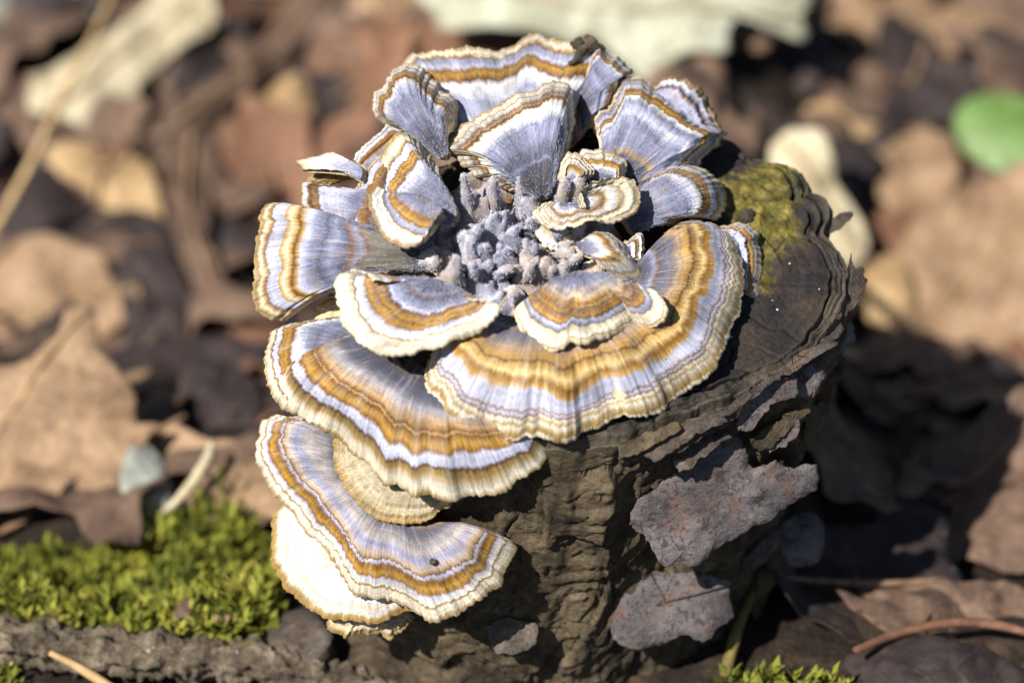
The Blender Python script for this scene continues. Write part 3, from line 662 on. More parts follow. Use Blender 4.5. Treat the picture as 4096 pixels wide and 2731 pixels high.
cap([(1440,945),(1340,900),(1238,886),(1171,842),(1123,823),(1083,818),(1061,842),(1047,894),(1030,957),(1021,1028),(1023,1100),(1023,1167),(1021,1205),(1033,1234),(1057,1263),(1090,1272),(1128,1277),(1157,1253),(1164,1229),(1190,1205),(1212,1179),(1267,1172),(1315,1179),(1360,1175),(1480,1130)],
    [(1700,985),(1730,1040),(1710,1085)], (-0.22,0.22,0.95), h=0.70, curl=-0.22, arch=0.10, cup=-0.15, wave=(.05,2,1.0), parent=ros, fuzz=.6, label='fan shaped cap jutting furthest out over the leaf litter', edge=.09,
    stops=[(0,DARK+(.9,)),(.10,(.13,.12,.10,.9)),(.24,(.20,.18,.15,.9)),(.26,BROWN+(.7,)),(.28,LAV+(.9,)),(.32,BROWN+(.7,)),(.34,SLATE+(.9,)),(.40,LAV+(.9,)),(.46,SLATE+(.9,)),(.55,LAV+(.9,)),(.62,LAV2+(.8,)),(.65,GOLD+(.5,)),(.68,RUST+(.4,)),(.70,GOLD+(.38,)),(.75,CREAM+(.4,)),(.79,GOLD+(.4,)),(.81,LAV2+(.8,)),(.89,LAV2+(.8,)),(.905,BROWN+(.6,)),(.925,TAN+(.7,)),(.95,CREAM+(.8,)),(.98,OLIVE+(.8,)),(1,TAN+(.8,))])
# --- front
cap([(1860,1010),(1840,1350)][:0] + [(2640,1040),(2690,985),(2737,917),(2746,904),(2782,890),(2804,892),(2836,908),(2871,912),(2898,930),(2934,957),(2952,1002),(2970,1046),(2974,1091),(2979,1127),(2969,1190),(2944,1271),(2921,1338),(2883,1410),(2861,1443),(2833,1498),(2778,1537),(2711,1581),(2678,1614),(2640,1647),(2562,1658),(2490,1653),(2435,1669),(2402,1697),(2325,1727),(2280,1758),(2220,1760),(2142,1741),(2032,1755),(1943,1736),(1866,1697),(1799,1647),(1744,1592),(1714,1542),(1711,1487),(1722,1432),(1750,1385),(1830,1360)],
    [(2540,1060),(2480,1130),(2380,1180),(2260,1220),(2120,1240),(2000,1270)], (0.10,0.50,0.86), h=0.55, curl=-0.10, arch=0.10, wave=(.05,6,.3), parent=ros, fuzz=.5, thick=.14, edge=.09, label='largest kidney shaped cap sweeping round the front of the rosette',
    stops=[(0,DARK+(.9,)),(.12,DARK+(.9,)),(.22,SLATE+(.9,)),(.27,LAV+(.9,)),(.30,BROWN+(.8,)),(.32,SLATE+(.9,)),(.42,(.17,.16,.18,.85)),(.50,(.36,.25,.16,.6)),(.585,GOLD+(.4,)),(.605,RUST+(.38,)),(.62,GOLD+(.38,)),(.665,(.72,.50,.20,.36)),(.70,OCHRE+(.36,)),(.735,GOLD+(.38,)),(.755,LAV2+(.8,)),(.82,LAV2+(.8,)),(.835,BROWN+(.6,)),(.85,LAV2+(.8,)),(.87,BROWN+(.6,)),(.885,MW+(.8,)),(.91,TAN+(.7,)),(.93,MW+(.8,)),(.96,TAN+(.7,)),(.985,OLIVE+(.8,)),(1,CREAM+(.8,))])
cap([(2876,912),(2920,895),(2956,890),(2996,904),(3023,930),(3041,979),(3054,1046),(3045,1082),(3041,1136),(3041,1167),(3019,1194),(2992,1189),(2960,1175)],
    [(2850,980),(2870,1060),(2880,1140)], (0.2,0.3,0.93), h=0.22, curl=-0.05, arch=.08, parent=ros, stops=zones(77, white=False), label='small cap tucked behind the largest cap, touching the moss')
cap([(1500,1120),(1448,1091),(1363,1101),(1345,1165),(1342,1208),(1357,1262),(1382,1304),(1436,1353),(1485,1386),(1545,1407),(1606,1413),(1685,1401),(1757,1383),(1806,1353),(1866,1329),(1939,1292),(1981,1244),(1981,1218),(1930,1200),(1860,1190)],
    [(1690,1110),(1760,1120),(1810,1140)], (-0.08,0.42,0.90), h=1.15, curl=0.05, arch=-0.08, wave=(.09,2,2.0), parent=ros, fuzz=1.0, thick=.15, edge=.12, label='upturned saucer shaped cap with a thick white rim',
    stops=[(0,DARK+(.9,)),(.15,SLATE+(.9,)),(.22,LAV+(.9,)),(.26,BROWN+(.7,)),(.28,SLATE+(.9,)),(.42,LAV+(.9,)),(.48,LAV2+(.8,)),(.52,RUST+(.5,)),(.55,OCHRE+(.4,)),(.60,GOLD+(.38,)),(.63,OCHRE+(.4,)),(.67,GOLD+(.38,)),(.70,OCHRE+(.4,)),(.725,LAV2+(.8,)),(.80,WHITE+(.8,)),(.82,BROWN+(.6,)),(.835,CREAM+(.8,)),(.90,MW+(.8,)),(.97,MW+(.8,)),(1,CREAM+(.8,))])
cap([(2150,1165),(2103,1205),(2054,1233),(2070,1288),(2098,1332),(2142,1365),(2197,1387),(2253,1385),(2286,1367),(2336,1371),(2413,1343),(2474,1316),(2530,1295),(2544,1268),(2555,1293),(2606,1307),(2651,1277),(2667,1244),(2656,1199),(2617,1161),(2557,1152),(2490,1130)],
    [(2230,1110),(2310,1085),(2400,1095)], (0.05,0.45,0.89), h=1.20, curl=-0.05, arch=0.04, wave=(.10,2.5,.8), parent=ros, fuzz=.9, thick=.15, edge=.12, label='saucer shaped cap overhanging the largest cap',
    stops=[(0,SLATE+(.9,)),(.18,LAV+(.9,)),(.30,(.45,.36,.30,.8)),(.36,(.62,.48,.34,.7)),(.42,GOLD+(.45,)),(.46,OCHRE+(.4,)),(.50,GOLD+(.38,)),(.53,BROWN+(.4,)),(.58,OCHRE+(.38,)),(.64,GOLD+(.4,)),(.67,BROWN+(.6,)),(.71,LAV2+(.8,)),(.77,LAV+(.8,)),(.79,BROWN+(.6,)),(.81,CREAM+(.8,)),(.89,MW+(.8,)),(.96,MW+(.8,)),(.98,TAN+(.8,)),(1,CREAM+(.8,))])
# --- small inner caps
TANS = [(0,SLATE+(.9,)),(.3,(.36,.33,.38,.9)),(.55,(.55,.45,.33,.9)),(.75,(.62,.50,.33,.9)),(.9,LAV2+(.9,)),(1,MW+(.9,))]
PALE = [(0,SLATE+(.9,)),(.2,LAV+(.9,)),(.35,WHITE+(.8,)),(.45,GOLD+(.5,)),(.52,OCHRE+(.4,)),(.6,CREAM+(.8,)),(.70,WHITE+(.8,)),(.78,TAN+(.7,)),(.82,CREAM+(.8,)),(.93,MW+(.8,)),(.98,OLIVE+(.8,)),(1,CREAM+(.8,))]
cap([(2320,690),(2325,609),(2358,602),(2407,598),(2452,609),(2492,631),(2510,662),(2507,694),(2503,730)], [(2370,740),(2400,745),(2440,740)], (0.1,0.3,0.95), h=1.0, curl=-.08, arch=.12, parent=ros, stops=PALE, label='little pale scalloped cap')
cap([(2268,728),(2240,706),(2233,676),(2245,640),(2276,618),(2325,622),(2356,649),(2370,680),(2347,712),(2312,729)], [(2282,716),(2287,720),(2294,716)], (0.0,0.25,0.97), h=1.25, curl=-.08, arch=.12, parent=ros, stops=PALE, label='tiny round cap like a shell', seed=31)
cap([(2335,830),(2320,780),(2334,752),(2370,729),(2437,716),(2477,707),(2517,716),(2544,738),(2559,779),(2557,819),(2535,854),(2486,877),(2450,893),(2392,886),(2338,886),(2271,899),(2213,906),(2166,872),(2145,848),(2180,815)],
    [(2300,830),(2285,815),(2255,810)], (0.10,0.30,0.95), h=1.35, curl=0.02, arch=-0.04, wave=(.10,1.5,.5), parent=ros, fuzz=.5, thick=.16, edge=.12, stops=PALE, label='cream curled cap above the middle of the rosette', seed=32)
cap([(2370,985),(2420,935),(2486,984),(2526,1020),(2548,1060),(2570,1104),(2535,1127),(2481,1133),(2437,1113),(2405,1082),(2385,1046)], [(2300,975),(2310,990),(2320,1010)], (0.1,0.25,0.96), h=0.95, curl=-.15, arch=.15, parent=ros, stops=PALE, label='drooping thumb shaped cap', seed=33, fuzz=.5)
cap([(2500,960),(2540,950),(2562,944),(2570,985),(2568,1030),(2545,1045)], [(2490,990),(2500,1010),(2510,1030)], (0.3,0.2,0.93), h=0.7, parent=ros, stops=PALE, seed=34)

cap([(2170,880),(2148,930),(2178,985),(2230,1002),(2290,988),(2318,940)], [(2225,890),(2245,885),(2270,890)], (0.0,0.3,0.95), h=1.0, parent=ros, stops=TANS, seed=35, fuzz=.5)
cap([(1690,1005),(1696,1060),(1738,1088),(1795,1074),(1815,1040)], [(1750,985),(1775,985),(1800,1000)], (-.2,0.3,0.95), h=0.85, parent=ros, stops=TANS, seed=36, fuzz=.5)
cap([(2340,1130),(2330,1070),(2370,1035),(2410,1050),(2425,1110)], [(2370,1135),(2385,1140),(2400,1135)], (0.1,0.2,0.95), h=0.75, parent=ros, stops=TANS, seed=37, fuzz=.5)
cap([(1930,1300),(1990,1180),(2040,1150),(2085,1180),(2080,1250),(2040,1310)], [(2010,1250),(2020,1260),(2030,1255)], (0,0.3,0.95), h=0.55, parent=ros, stops=TANS, seed=38, fuzz=.6)
# --- woolly middle of the rosette with its knobs
def fuzz_material():
    t = NT('white_down'); k = t.attr('tone', 'Fac')
    c = t.mix(k, (0.20, 0.21, 0.30), (0.80, 0.80, 0.88))
    t.b.inputs['Sheen Weight'].default_value = 0.2
    return t.done(c, 0.9, None, 0.2)
def core_material():
    t = NT('woolly_core'); o = t.objc()
    k = t.attr('hgt', 'Fac'); n1 = t.noise(o, 2.2, 5.0, 0.65); n2 = t.noise(o, 30.0, 4.0, 0.8); n3 = t.noise(o, 0.8, 3.0)
    c = t.ramp(n1, [(0.3, (0.17, 0.17, 0.25)), (0.45, (0.36, 0.36, 0.50)), (0.58, (0.58, 0.57, 0.68)), (0.7, (0.80, 0.78, 0.78))])[0]
    c = t.mix(t.rng(t.math('ADD', n3, t.math('MULTIPLY', n1, 0.4)), 0.64, 0.78, 0, 0.85), c, (0.58, 0.42, 0.24))
    c = t.mix(t.rng(k, 0.22, 0.52, 0.95, 0.0), c, (0.32, 0.135, 0.018))
    c = t.val(c, t.rng(n2, 0.3, 0.7, 0.68, 1.6))
    t.b.inputs['Sheen Weight'].default_value = 0.9; t.b.inputs['Sheen Roughness'].default_value = 0.35; t.b.inputs['Sheen Tint'].default_value = (0.86, 0.88, 1.0, 1)
    return t.done(c, 0.95, t.bump(t.math('ADD', n2, n1), 0.09, 1.0), 0.1)
CORE = core_material()
def woolly_core():
    nth, nr = 220, 80
    a = np.linspace(0, 2*math.pi, nth, endpoint=False); s = np.linspace(0.01, 1, nr)
    A, S = np.meshgrid(a, s, indexing='ij')
    px = np.stack([2040+(430+30*np.sin(A*3))*S*np.cos(A), 1010-(330+20*np.cos(A*4))*S*np.sin(A)], -1)
    B = hit_plane(px.reshape(-1, 2), O_+NS*0.1, NS).reshape(nth, nr, 3)
    X = (B-O_)@E1; Y = (B-O_)@E2
    lump = np.abs(fbm(X*1.5, Y*1.5, 0, 101, 4)); hg = 0.52+0.60*lump+0.26*fbm(X*3.2, Y*3.2, 2, 33, 3)
    hg = hg*(1-S**4)-0.15*S**6
    hole = np.exp(-(fbm(X*1.1, Y*1.1, 5, 205, 3)/0.09)**2)*(S < .8)
    hg = hg*(1-0.55*hole) + 0.04*fbm(X*9, Y*9, 0, 44, 3)
    V = B + NS*hg[..., None] + (E1*0.12*fbm(X*2, Y*2, 9, 71, 3)[..., None])
    obj('woolly_core', V.reshape(-1, 3), grid_faces(nth, nr, True), CORE, ros, attrs={'hgt': hg.ravel()})
    k = 20000
    i = rng.integers(0, nth, k); j = (np.sqrt(rng.random(k))*nr*0.9).astype(int)
    ok = hg[i, j] > 0.35; i, j = i[ok], j[ok]
    FUZZ.append((V[i, j]+rng.normal(0, .015, (len(i), 3)), nrm(NS+rng.normal(0, .6, (len(i), 3))), 0.034*(0.4+rng.random(len(i))), 0.3+0.7*rng.random(len(i))))
woolly_core()
def tube(name, pts, rad, mat, parent=None, n=14, m=26, noise=0.1, seed=0, fuzz=0, nf=1.0, attrs=False, origin=None):
    pts = smooth_line(pts, m); rad = np.interp(np.linspace(0, 1, m), np.linspace(0, 1, len(rad)), rad)
    tg = nrm(np.gradient(pts, axis=0)); ref = np.array([0.3, 0.2, 0.93])
    x = nrm(np.cross(tg, ref)); y = np.cross(tg, x)
    a = np.linspace(0, 2*math.pi, n, endpoint=False)
    L = np.concatenate([[0], np.cumsum(np.linalg.norm(np.diff(pts, axis=0), axis=1))])
    rr = rad[:, None]*(1+noise*fbm(np.cos(a)[None, :]*1.3*nf+seed, np.sin(a)[None, :]*1.3*nf, L[:, None]*2.0*nf, seed, 4))
    V = pts[:, None]+rr[..., None]*(np.cos(a)[None, :, None]*x[:, None]+np.sin(a)[None, :, None]*y[:, None])
    V = V.reshape(-1, 3); N = len(V)
    V = np.vstack([V, pts[0]-tg[0]*rad[0]*.4, pts[-1]+tg[-1]*rad[-1]*.4])
    f = []
    I = np.arange(m-1); J = np.arange(n); I, J = np.meshgrid(I, J, indexing='ij'); J2 = (J+1) % n
    f = np.stack([I*n+J, I*n+J2, (I+1)*n+J2, (I+1)*n+J], -1).reshape(-1, 4)
    j = np.arange(n); j2 = (j+1) % n
    tr = np.vstack([np.stack([np.full(n, N), j2, j], -1), np.stack([np.full(n, N+1), (m-1)*n+j, (m-1)*n+j2], -1)])
    at = {'hgt': np.full(len(V), 0.6)} if attrs else None
    o = obj(name, V, f, mat, parent, tris=tr, attrs=at, origin=origin)
    if fuzz:
        k = rng.integers(0, N, fuzz)
        FUZZ.append((V[k], nrm(V[k]-pts[k//n]+tg[k//n]*0.04*0+rng.normal(0, .02, (fuzz, 3))), 0.028*(0.4+rng.random(fuzz)), 0.3+0.7*rng.random(fuzz)))
    return o
KNOBS = [((1890,880),0.3,(1872,790),1.0,(1852,700),1.55,(.17,.15,.10,.05)), ((1985,880),0.3,(1980,790),0.9,(1972,722),1.35,(.17,.15,.13,.06)),
         ((2085,850),0.7,(2082,780),1.2,(2074,712),1.6,(.13,.09,.02)), ((2245,830),0.8,(2250,780),1.2,(2262,722),1.5,(.12,.11,.08)),
         ((1915,1080),0.3,(1895,1010),0.9,(1880,950),1.3,(.15,.15,.14,.11)), ((1800,1180),0.4,(1815,1090),1.0,(1830,1025),1.3,(.25,.24,.18,.08)),
         ((2160,1140),0.5,(2172,1080),0.9,(2182,1050),1.15,(.18,.15,.09)), ((2100,1060),0.4,(2125,1010),0.9,(2140,985),1.1,(.17,.14,.08)),
         ((2045,960),0.3,(2015,900),0.9,(1980,862),1.15,(.20,.17,.05)), ((2230,1010),0.3,(2260,1010),0.8,(2290,1010),1.0,(.20,.17,.09)),
         ((2060,1200),0.6,(2060,1180),1.0,(2058,1168),1.15,(.10,.10,.08)), ((2150,880),0.6,(2130,840),1.1,(2090,800),1.3,(.18,.16,.08)),
         ((2230,960),0.5,(2240,920),1.0,(2230,890),1.2,(.22,.2,.14)), ((2290,950),0.6,(2310,920),1.0,(2320,890),1.2,(.16,.15,.10)),
         ((1700,1030),0.5,(1720,1040),0.8,(1745,1055),1.0,(.13,.15,.10)), ((1985,1110),0.4,(1980,1080),0.7,(1975,1060),0.85,(.14,.12,.05)),
         ((2200,1110),0.5,(2205,1090),0.9,(2210,1075),1.15,(.10,.09,.06)), ((1930,960),0.3,(1940,930),0.75,(1945,905),0.95,(.15,.13,.08))]
_g = np.random.default_rng(31)
for _ in range(34):
    _x, _y = _g.normal(2040, 125), min(_g.normal(1000, 80), 1075); kh = _g.uniform(.75, 1.15); _r = _g.uniform(.05, .11)
    KNOBS.append(((_x, _y+35), kh-.45, (_x+_g.normal(0, 12), _y+10), kh-.1, (_x+_g.normal(0, 22), _y-_g.uniform(0, 30)), kh+.1, (_r*1.3, _r*1.1, _r*.6)))
for k, (a, ha, b, hb, c, hc, r) in enumerate(KNOBS):
    r = tuple(q*.8 for q in r)
    tube('knob', np.array([stump_p(a, ha), stump_p(b, .3+hb*.75), stump_p(c, .3+hc*.78)]), r, CORE, ros, n=18, m=24, noise=.26, nf=1.4, seed=k+5, fuzz=700, attrs=True)
def fuzz_object():
    p = np.concatenate([f[0] for f in FUZZ]); d = np.concatenate([f[1] for f in FUZZ]); l = np.concatenate([f[2] for f in FUZZ])
    k = len(p); s = nrm(np.cross(d, rng.normal(0, 1, (k, 3))))*0.0034
    mid = p+d*(l*.55)[:, None]; tip = p+d*l[:, None]+rng.normal(0, .35, (k, 3))*l[:, None]*.5
    V = np.stack([p-s, p+s, mid+s*.8, mid-s*.8, tip], 1).reshape(-1, 3)
    i = np.arange(k)*5
    o = obj('down', V, np.stack([i, i+1, i+2, i+3], -1), fuzz_material(), ros, tris=np.stack([i+3, i+2, i+4], -1), attrs={'tone': np.repeat(np.concatenate([f[3] for f in FUZZ]), 5)})
    tag(o, kind='stuff')
fuzz_object()

# --- brackets growing from the side of the stump
def bracket(base_mid, label, **kw):
    t = thing('bracket_fungus', P(base_mid, kw['dz']), label, 'fungus', 'bracket fungi on the side of the stump')
    cap(parent=t, **kw); return t
bracket((1400,1250), 'small drab brown bracket in the shadowed gap above the glossy split bracket',
    margin=[(1250,1330),(1248,1290),(1255,1250),(1275,1215),(1310,1198),(1360,1195)], base=[(1380,1330),(1400,1290),(1420,1240)], n=(-.2,.3,.93), dz=-0.35, mat=PORE)
SPLIT = bracket((1700,1450), 'wide glossy ochre and grey bracket with a split left lobe, above the pale tan bracket',
    margin=[(1330,1420),(1273,1446),(1212,1462),(1164,1480),(1130,1510),(1118,1550),(1135,1600),(1170,1640),(1205,1657),(1273,1704),(1333,1741),(1394,1789),(1448,1831),(1485,1862),(1509,1910),(1539,1947),(1575,1938),(1636,1971),(1697,1980),(1787,1995),(1878,1986),(1969,1977),(2030,1953),(2066,1916),(2139,1880),(2187,1819),(2193,1789),(2127,1740)],
    base=[(1480,1330),(1590,1390),(1720,1450),(1820,1520),(1930,1580)], n=(-.12,.36,.92), dz=-1.15, curl=-.20, arch=.12, wave=(.06,3.5,1), thick=.16, edge=.07,
    stops=[(0,DARK+(.9,)),(.14,(.07,.065,.07,.9)),(.26,SLATE+(.8,)),(.34,(.16,.155,.19,.7)),(.40,(.30,.29,.34,.7)),(.47,(.34,.27,.22,.55)),(.54,(.42,.26,.12,.42)),(.575,OCHRE+(.36,)),(.595,RUST+(.36,)),(.61,(.45,.26,.06,.34)),(.63,RUST+(.35,)),(.65,OCHRE+(.34,)),(.70,GOLD+(.34,)),(.745,OCHRE+(.36,)),(.765,LAV2+(.7,)),(.82,LAV2+(.7,)),(.835,RUST+(.5,)),(.86,OLIVE+(.6,)),(.89,TAN+(.7,)),(.93,MW+(.8,)),(.97,CREAM+(.8,)),(1,OLIVE+(.8,))])
cap(parent=SPLIT, margin=[(1400,1262),(1290,1278),(1212,1292),(1121,1310),(1085,1347),(1067,1389),(1055,1456),(1058,1492),(1073,1553),(1109,1607),(1139,1644),(1176,1652),(1230,1640)],
    base=[(1460,1330),(1470,1390),(1450,1450)], n=(-.16,.32,.93), dz=-0.75, curl=-.16, arch=.09, wave=(.05,2,1), thick=.14, edge=.08, stops=zones(93), seed=93)
TANB = [(0,(.30,.24,.15,.9)),(.3,(.42,.34,.22,.85)),(.6,(.50,.42,.28,.85)),(.85,(.56,.46,.30,.85)),(.95,TAN+(.85,)),(1,OLIVE+(.8,))]
bracket((1600,1880), 'pale tan bracket without bands tucked under the glossy ochre bracket',
    margin=[(1345,1730),(1338,1842),(1357,1906),(1395,1963),(1446,2027),(1510,2069),(1574,2081),(1638,2081),(1701,2072),(1765,2040),(1830,2000),(1900,1960)],
    base=[(1560,1780),(1640,1860),(1760,1880)], n=(-.12,.25,.96), dz=-0.85, curl=-.03, arch=.05, stops=TANB, thick=.1)
bracket((1640,2060), 'lower grey and ochre banded bracket resting on the cream white bracket',
    margin=[(1300,1640),(1191,1654),(1108,1667),(1064,1683),(1035,1708),(1029,1759),(1038,1849),(1064,1900),(1096,1963),(1147,2027),(1210,2104),(1274,2174),(1344,2244),(1376,2308),(1414,2359),(1497,2384),(1574,2397),(1638,2422),(1701,2467),(1727,2483),(1778,2467),(1829,2454),(1886,2410),(1944,2371),(1995,2333),(2014,2295),(2046,2244),(2062,2193),(2046,2161),(2007,2142),(1963,2118),(1918,2123)],
    base=[(1440,1760),(1480,1880),(1560,1990),(1660,2070),(1770,2090)], n=(-.15,.33,.93), dz=-0.45, curl=-.12, arch=.10, wave=(.06,3,.5), thick=.15, edge=.08,
    stops=[(0,(.09,.075,.07,.9)),(.10,(.26,.17,.12,.8)),(.16,SLATE+(.85,)),(.26,(.13,.13,.155,.8)),(.36,(.28,.26,.27,.8)),(.46,(.40,.36,.36,.8)),(.54,LAV+(.8,)),(.60,(.44,.36,.34,.7)),(.635,TAN+(.5,)),(.65,RUST+(.4,)),(.665,LAV2+(.7,)),(.69,BROWN+(.45,)),(.71,OCHRE+(.36,)),(.755,GOLD+(.36,)),(.79,OCHRE+(.4,)),(.815,LAV2+(.7,)),(.87,MW+(.8,)),(.895,BROWN+(.6,)),(.91,CREAM+(.8,)),(.96,MW+(.8,)),(1,TAN+(.8,))])
bracket((1500,2260), 'cream white bracket with a dark specked rim below the lower banded bracket',
    margin=[(1160,2000),(1128,2012),(1089,2040),(1080,2078),(1083,2148),(1083,2225),(1115,2289),(1159,2359),(1217,2410),(1281,2448),(1344,2474),(1408,2483),(1485,2489),(1548,2474),(1612,2448),(1680,2410)],
    base=[(1380,2060),(1450,2200),(1560,2260)], n=(-.15,.35,.93), dz=0.0, curl=-.05, arch=.06, thick=.12, edge=.09,
    stops=[(0,TAN+(.9,)),(.3,CREAM+(.9,)),(.55,(.80,.72,.60,.85)),(.70,WHITE+(.85,)),(.78,(.74,.58,.40,.8)),(.82,WHITE+(.85,)),(.90,CREAM+(.8,)),(.95,TAN+(.8,)),(1,GOLD+(.8,))])
bracket((1500,2440), 'ragged tan bracket edge at the foot of the fungus pile',
    margin=[(1318,2470),(1325,2512),(1357,2537),(1383,2550),(1434,2537),(1510,2525),(1555,2537),(1612,2512),(1660,2470)],
    base=[(1440,2420),(1500,2430),(1580,2420)], n=(-.1,.3,.95), dz=0.25, stops=TANB, jag=7)

# ------------------------------------------------------------------ leaf litter
def leaf_material(name, a, b, c, rough=0.7, veins=0.5, seed=0.0, gloss=0.25):
    t = NT(name); l = t.attr('leaf'); x, y, s = t.sep(l)[:3]; o = t.objc()
    n1 = t.noise(o, 0.8, 5.0, 0.6); n2 = t.noise(o, 6.0, 4.0, 0.7)
    k = t.ramp(n1, [(0.3, a), (0.5, b), (0.7, c)])[0]
    k = t.val(k, t.rng(n2, 0.3, 0.7, 0.72, 1.25))
    w = t.math('ADD', t.math('MULTIPLY', x, 1.6), t.math('MULTIPLY', t.math('ABSOLUTE', y), -1.5))
    w = t.math('ADD', w, t.math('MULTIPLY', n1, 0.5))
    vv = t.math('ABSOLUTE', t.math('SUBTRACT', t.math('FRACT', w), 0.5))
    vf = t.rng(vv, 0.0, 0.09, veins, 0.0)
    k = t.mix(vf, k, t.mix(0.5, k, c))
    ht = t.math('ADD', t.math('MULTIPLY', vf, 0.5), t.math('MULTIPLY', n2, 0.5))
    t.b.inputs['Subsurface Weight'].default_value = 0.0
    return t.done(k, rough, t.bump(ht, 0.08, 0.7), gloss)
LM = {
 'pink': leaf_material('pinkish_tan_leaf', (.12, .075, .045), (.26, .165, .095), (.38, .255, .155)),
 'tan': leaf_material('tan_leaf', (.17, .105, .05), (.33, .215, .105), (.48, .34, .18)),
 'cream': leaf_material('cream_leaf', (.34, .28, .165), (.50, .43, .28), (.62, .55, .39)),
 'pale': leaf_material('greenish_white_leaf', (.24, .235, .15), (.37, .37, .27), (.50, .50, .41)),
 'brown': leaf_material('brown_leaf', (.060, .038, .028), (.125, .078, .054), (.20, .13, .088)),
 'dark': leaf_material('dark_purplish_leaf_and_shade', (.016, .012, .012), (.036, .026, .025), (.068, .048, .042)),  # dark leaf colour, also used to imitate shade in the gaps
 'rust': leaf_material('rusty_leaf', (.10, .048, .028), (.17, .085, .050), (.25, .135, .08)),
 'grey': leaf_material('grey_leaf', (.16, .165, .145), (.27, .28, .24), (.38, .38, .33)),
 'green': leaf_material('green_leaf', (.070, .125, .028), (.11, .19, .045), (.16, .26, .080), rough=.42, gloss=.45, veins=.2),
}
def leaf_px(name, outline, mat, label, cat='leaf', up=0.4, n=(0, 0, 1), rib=None, bend=None, thick=0.03, group=None, rough=0.26, jag=0.05, seed=1, at=None, centre=None):
    ol = np.array(outline, float); c = ol.mean(0) if at is None else np.array(at, float)
    p0 = G(c, up)[0]; n = nrm(np.array(n, float))
    bend = bend or (lambda X, Y, S: 0.14*np.sin(X*1.3+seed)+0.12*np.sin(Y*1.5+seed*2)-0.12*S**3)
    o, (ex, ey, nn, top) = sheet(name, ol, p0, n, LM[mat] if isinstance(mat, str) else mat, None, nout=130, nr=16, thick=thick, bend=bend, rough=rough, jag=jag, seed=seed, up=(0, 1, 0.2), fine=1.5)
    tag(o, label, cat, group)
    if rib:
        q = smooth_line(hit_plane(np.array(rib, float), p0, n), 14)
        x = (q-p0)@ex; y = (q-p0)@ey
        z = bend(x, y, np.linspace(.9, .9, 14)*0) + rough*fbm(x*.75+seed*3.7, y*.75, seed, 15, 4) + 0.02
        tube('midrib', q+nn*z[:, None], (.05, .04, .02), LM['tan'] if mat in ('pink', 'tan', 'pale', 'cream') else LM['pink'], o, n=8, m=14, noise=.05)
    return o

leaf_px('fallen_leaf', [(-150,-80),(150,-120),(360,-60),(380,60),(310,160),(230,330),(90,380),(-60,420),(-200,250)], 'grey', 'pale grey-green leaf lying beyond the leaning grass stem', up=.25, n=(0.1,-.1,1), seed=3)
leaf_px('fallen_leaf', [(120,330),(180,295),(290,250),(430,130),(560,10),(640,-90),(860,-110),(880,20),(830,95),(700,200),(585,305),(520,400),(430,440),(330,480),(240,470),(110,430)], 'cream', 'long cream dried leaf standing at a slant, crossed by the grass stem', up=1.0, n=(.15,-.25,1), seed=4, rib=[(180,440),(420,290),(760,-20)])
leaf_px('fallen_leaf', [(640,540),(720,430),(900,280),(1060,130),(1180,-40),(1340,-120),(1380,10),(1290,90),(1160,200),(1040,330),(900,430),(760,520)], 'brown', 'long folded brown leaf beside the slanted cream leaf', up=.9, n=(.3,-.2,1), seed=5, rib=[(700,500),(980,270),(1300,-40)])
leaf_px('fallen_leaf', [(560,340),(700,250),(860,130),(960,20),(1040,-80),(1120,-60),(1040,80),(900,240),(760,380),(620,430)], 'dark', 'dark sheet standing in for the shadow between the cream leaf and the folded brown leaf', up=.3, n=(0,0,1), seed=6)  # shadow of the gap put in as a dark sheet
leaf_px('fallen_leaf', [(180,590),(300,555),(420,570),(560,640),(640,760),(640,900),(560,990),(470,900),(380,790),(280,720),(200,680)], 'tan', 'tan leaf with a torn edge under the foot of the grass stem', up=.7, n=(-.1,-.2,1), seed=7, rib=[(220,620),(420,720),(580,950)])
leaf_px('fallen_leaf', [(1040,400),(1110,330),(1200,300),(1250,370),(1250,470),(1200,560),(1120,580),(1050,520)], 'tan', 'small yellowish tan leaf scrap behind the rosette', up=.5, n=(.1,-.3,1), seed=8)
leaf_px('fallen_leaf', [(870,520),(930,470),(1000,480),(1040,560),(1000,640),(920,640),(870,590)], 'rust', 'small orange-brown leaf scrap next to the yellowish scrap', up=.45, n=(.1,-.2,1), seed=9)
leaf_px('fallen_leaf', [(690,560),(800,500),(880,560),(830,700),(800,850),(860,1000),(930,1180),(1000,1340),(960,1480),(870,1380),(800,1200),(730,1050),(680,850),(650,680)], 'brown', 'long greyish brown curled leaf running down past the jutting fan cap', up=.7, n=(.25,-.1,1), seed=10, rib=[(760,540),(760,900),(940,1430)])
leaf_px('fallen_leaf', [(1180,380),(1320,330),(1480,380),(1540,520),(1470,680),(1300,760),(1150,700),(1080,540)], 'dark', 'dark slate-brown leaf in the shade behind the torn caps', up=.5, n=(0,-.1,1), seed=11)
leaf_px('fallen_leaf', [(-120,1020),(60,940),(230,960),(370,1000),(450,1090),(560,1150),(540,1220),(450,1290),(400,1370),(330,1330),(200,1420),(20,1480),(-150,1420)], 'pink', 'pinkish brown lobed leaf behind the big tan leaf', up=.8, n=(-.1,-.15,1), seed=12, rib=[(-60,1320),(240,1180),(530,1160)])
leaf_px('fallen_leaf', [(-200,1520),(-40,1480),(120,1440),(230,1330),(250,1230),(330,1195),(385,1230),(390,1330),(400,1420),(480,1500),(540,1600),(530,1690),(640,1700),(560,1780),(500,1900),(520,2020),(500,2110),(400,2150),(250,2170),(60,2190),(-180,2160)], 'pink', 'big tan leaf with pale pointed lobes lying above the moss', up=1.1, n=(-.05,-.3,1), seed=13, rib=[(-150,1900),(120,1560),(360,1220)], centre=None)
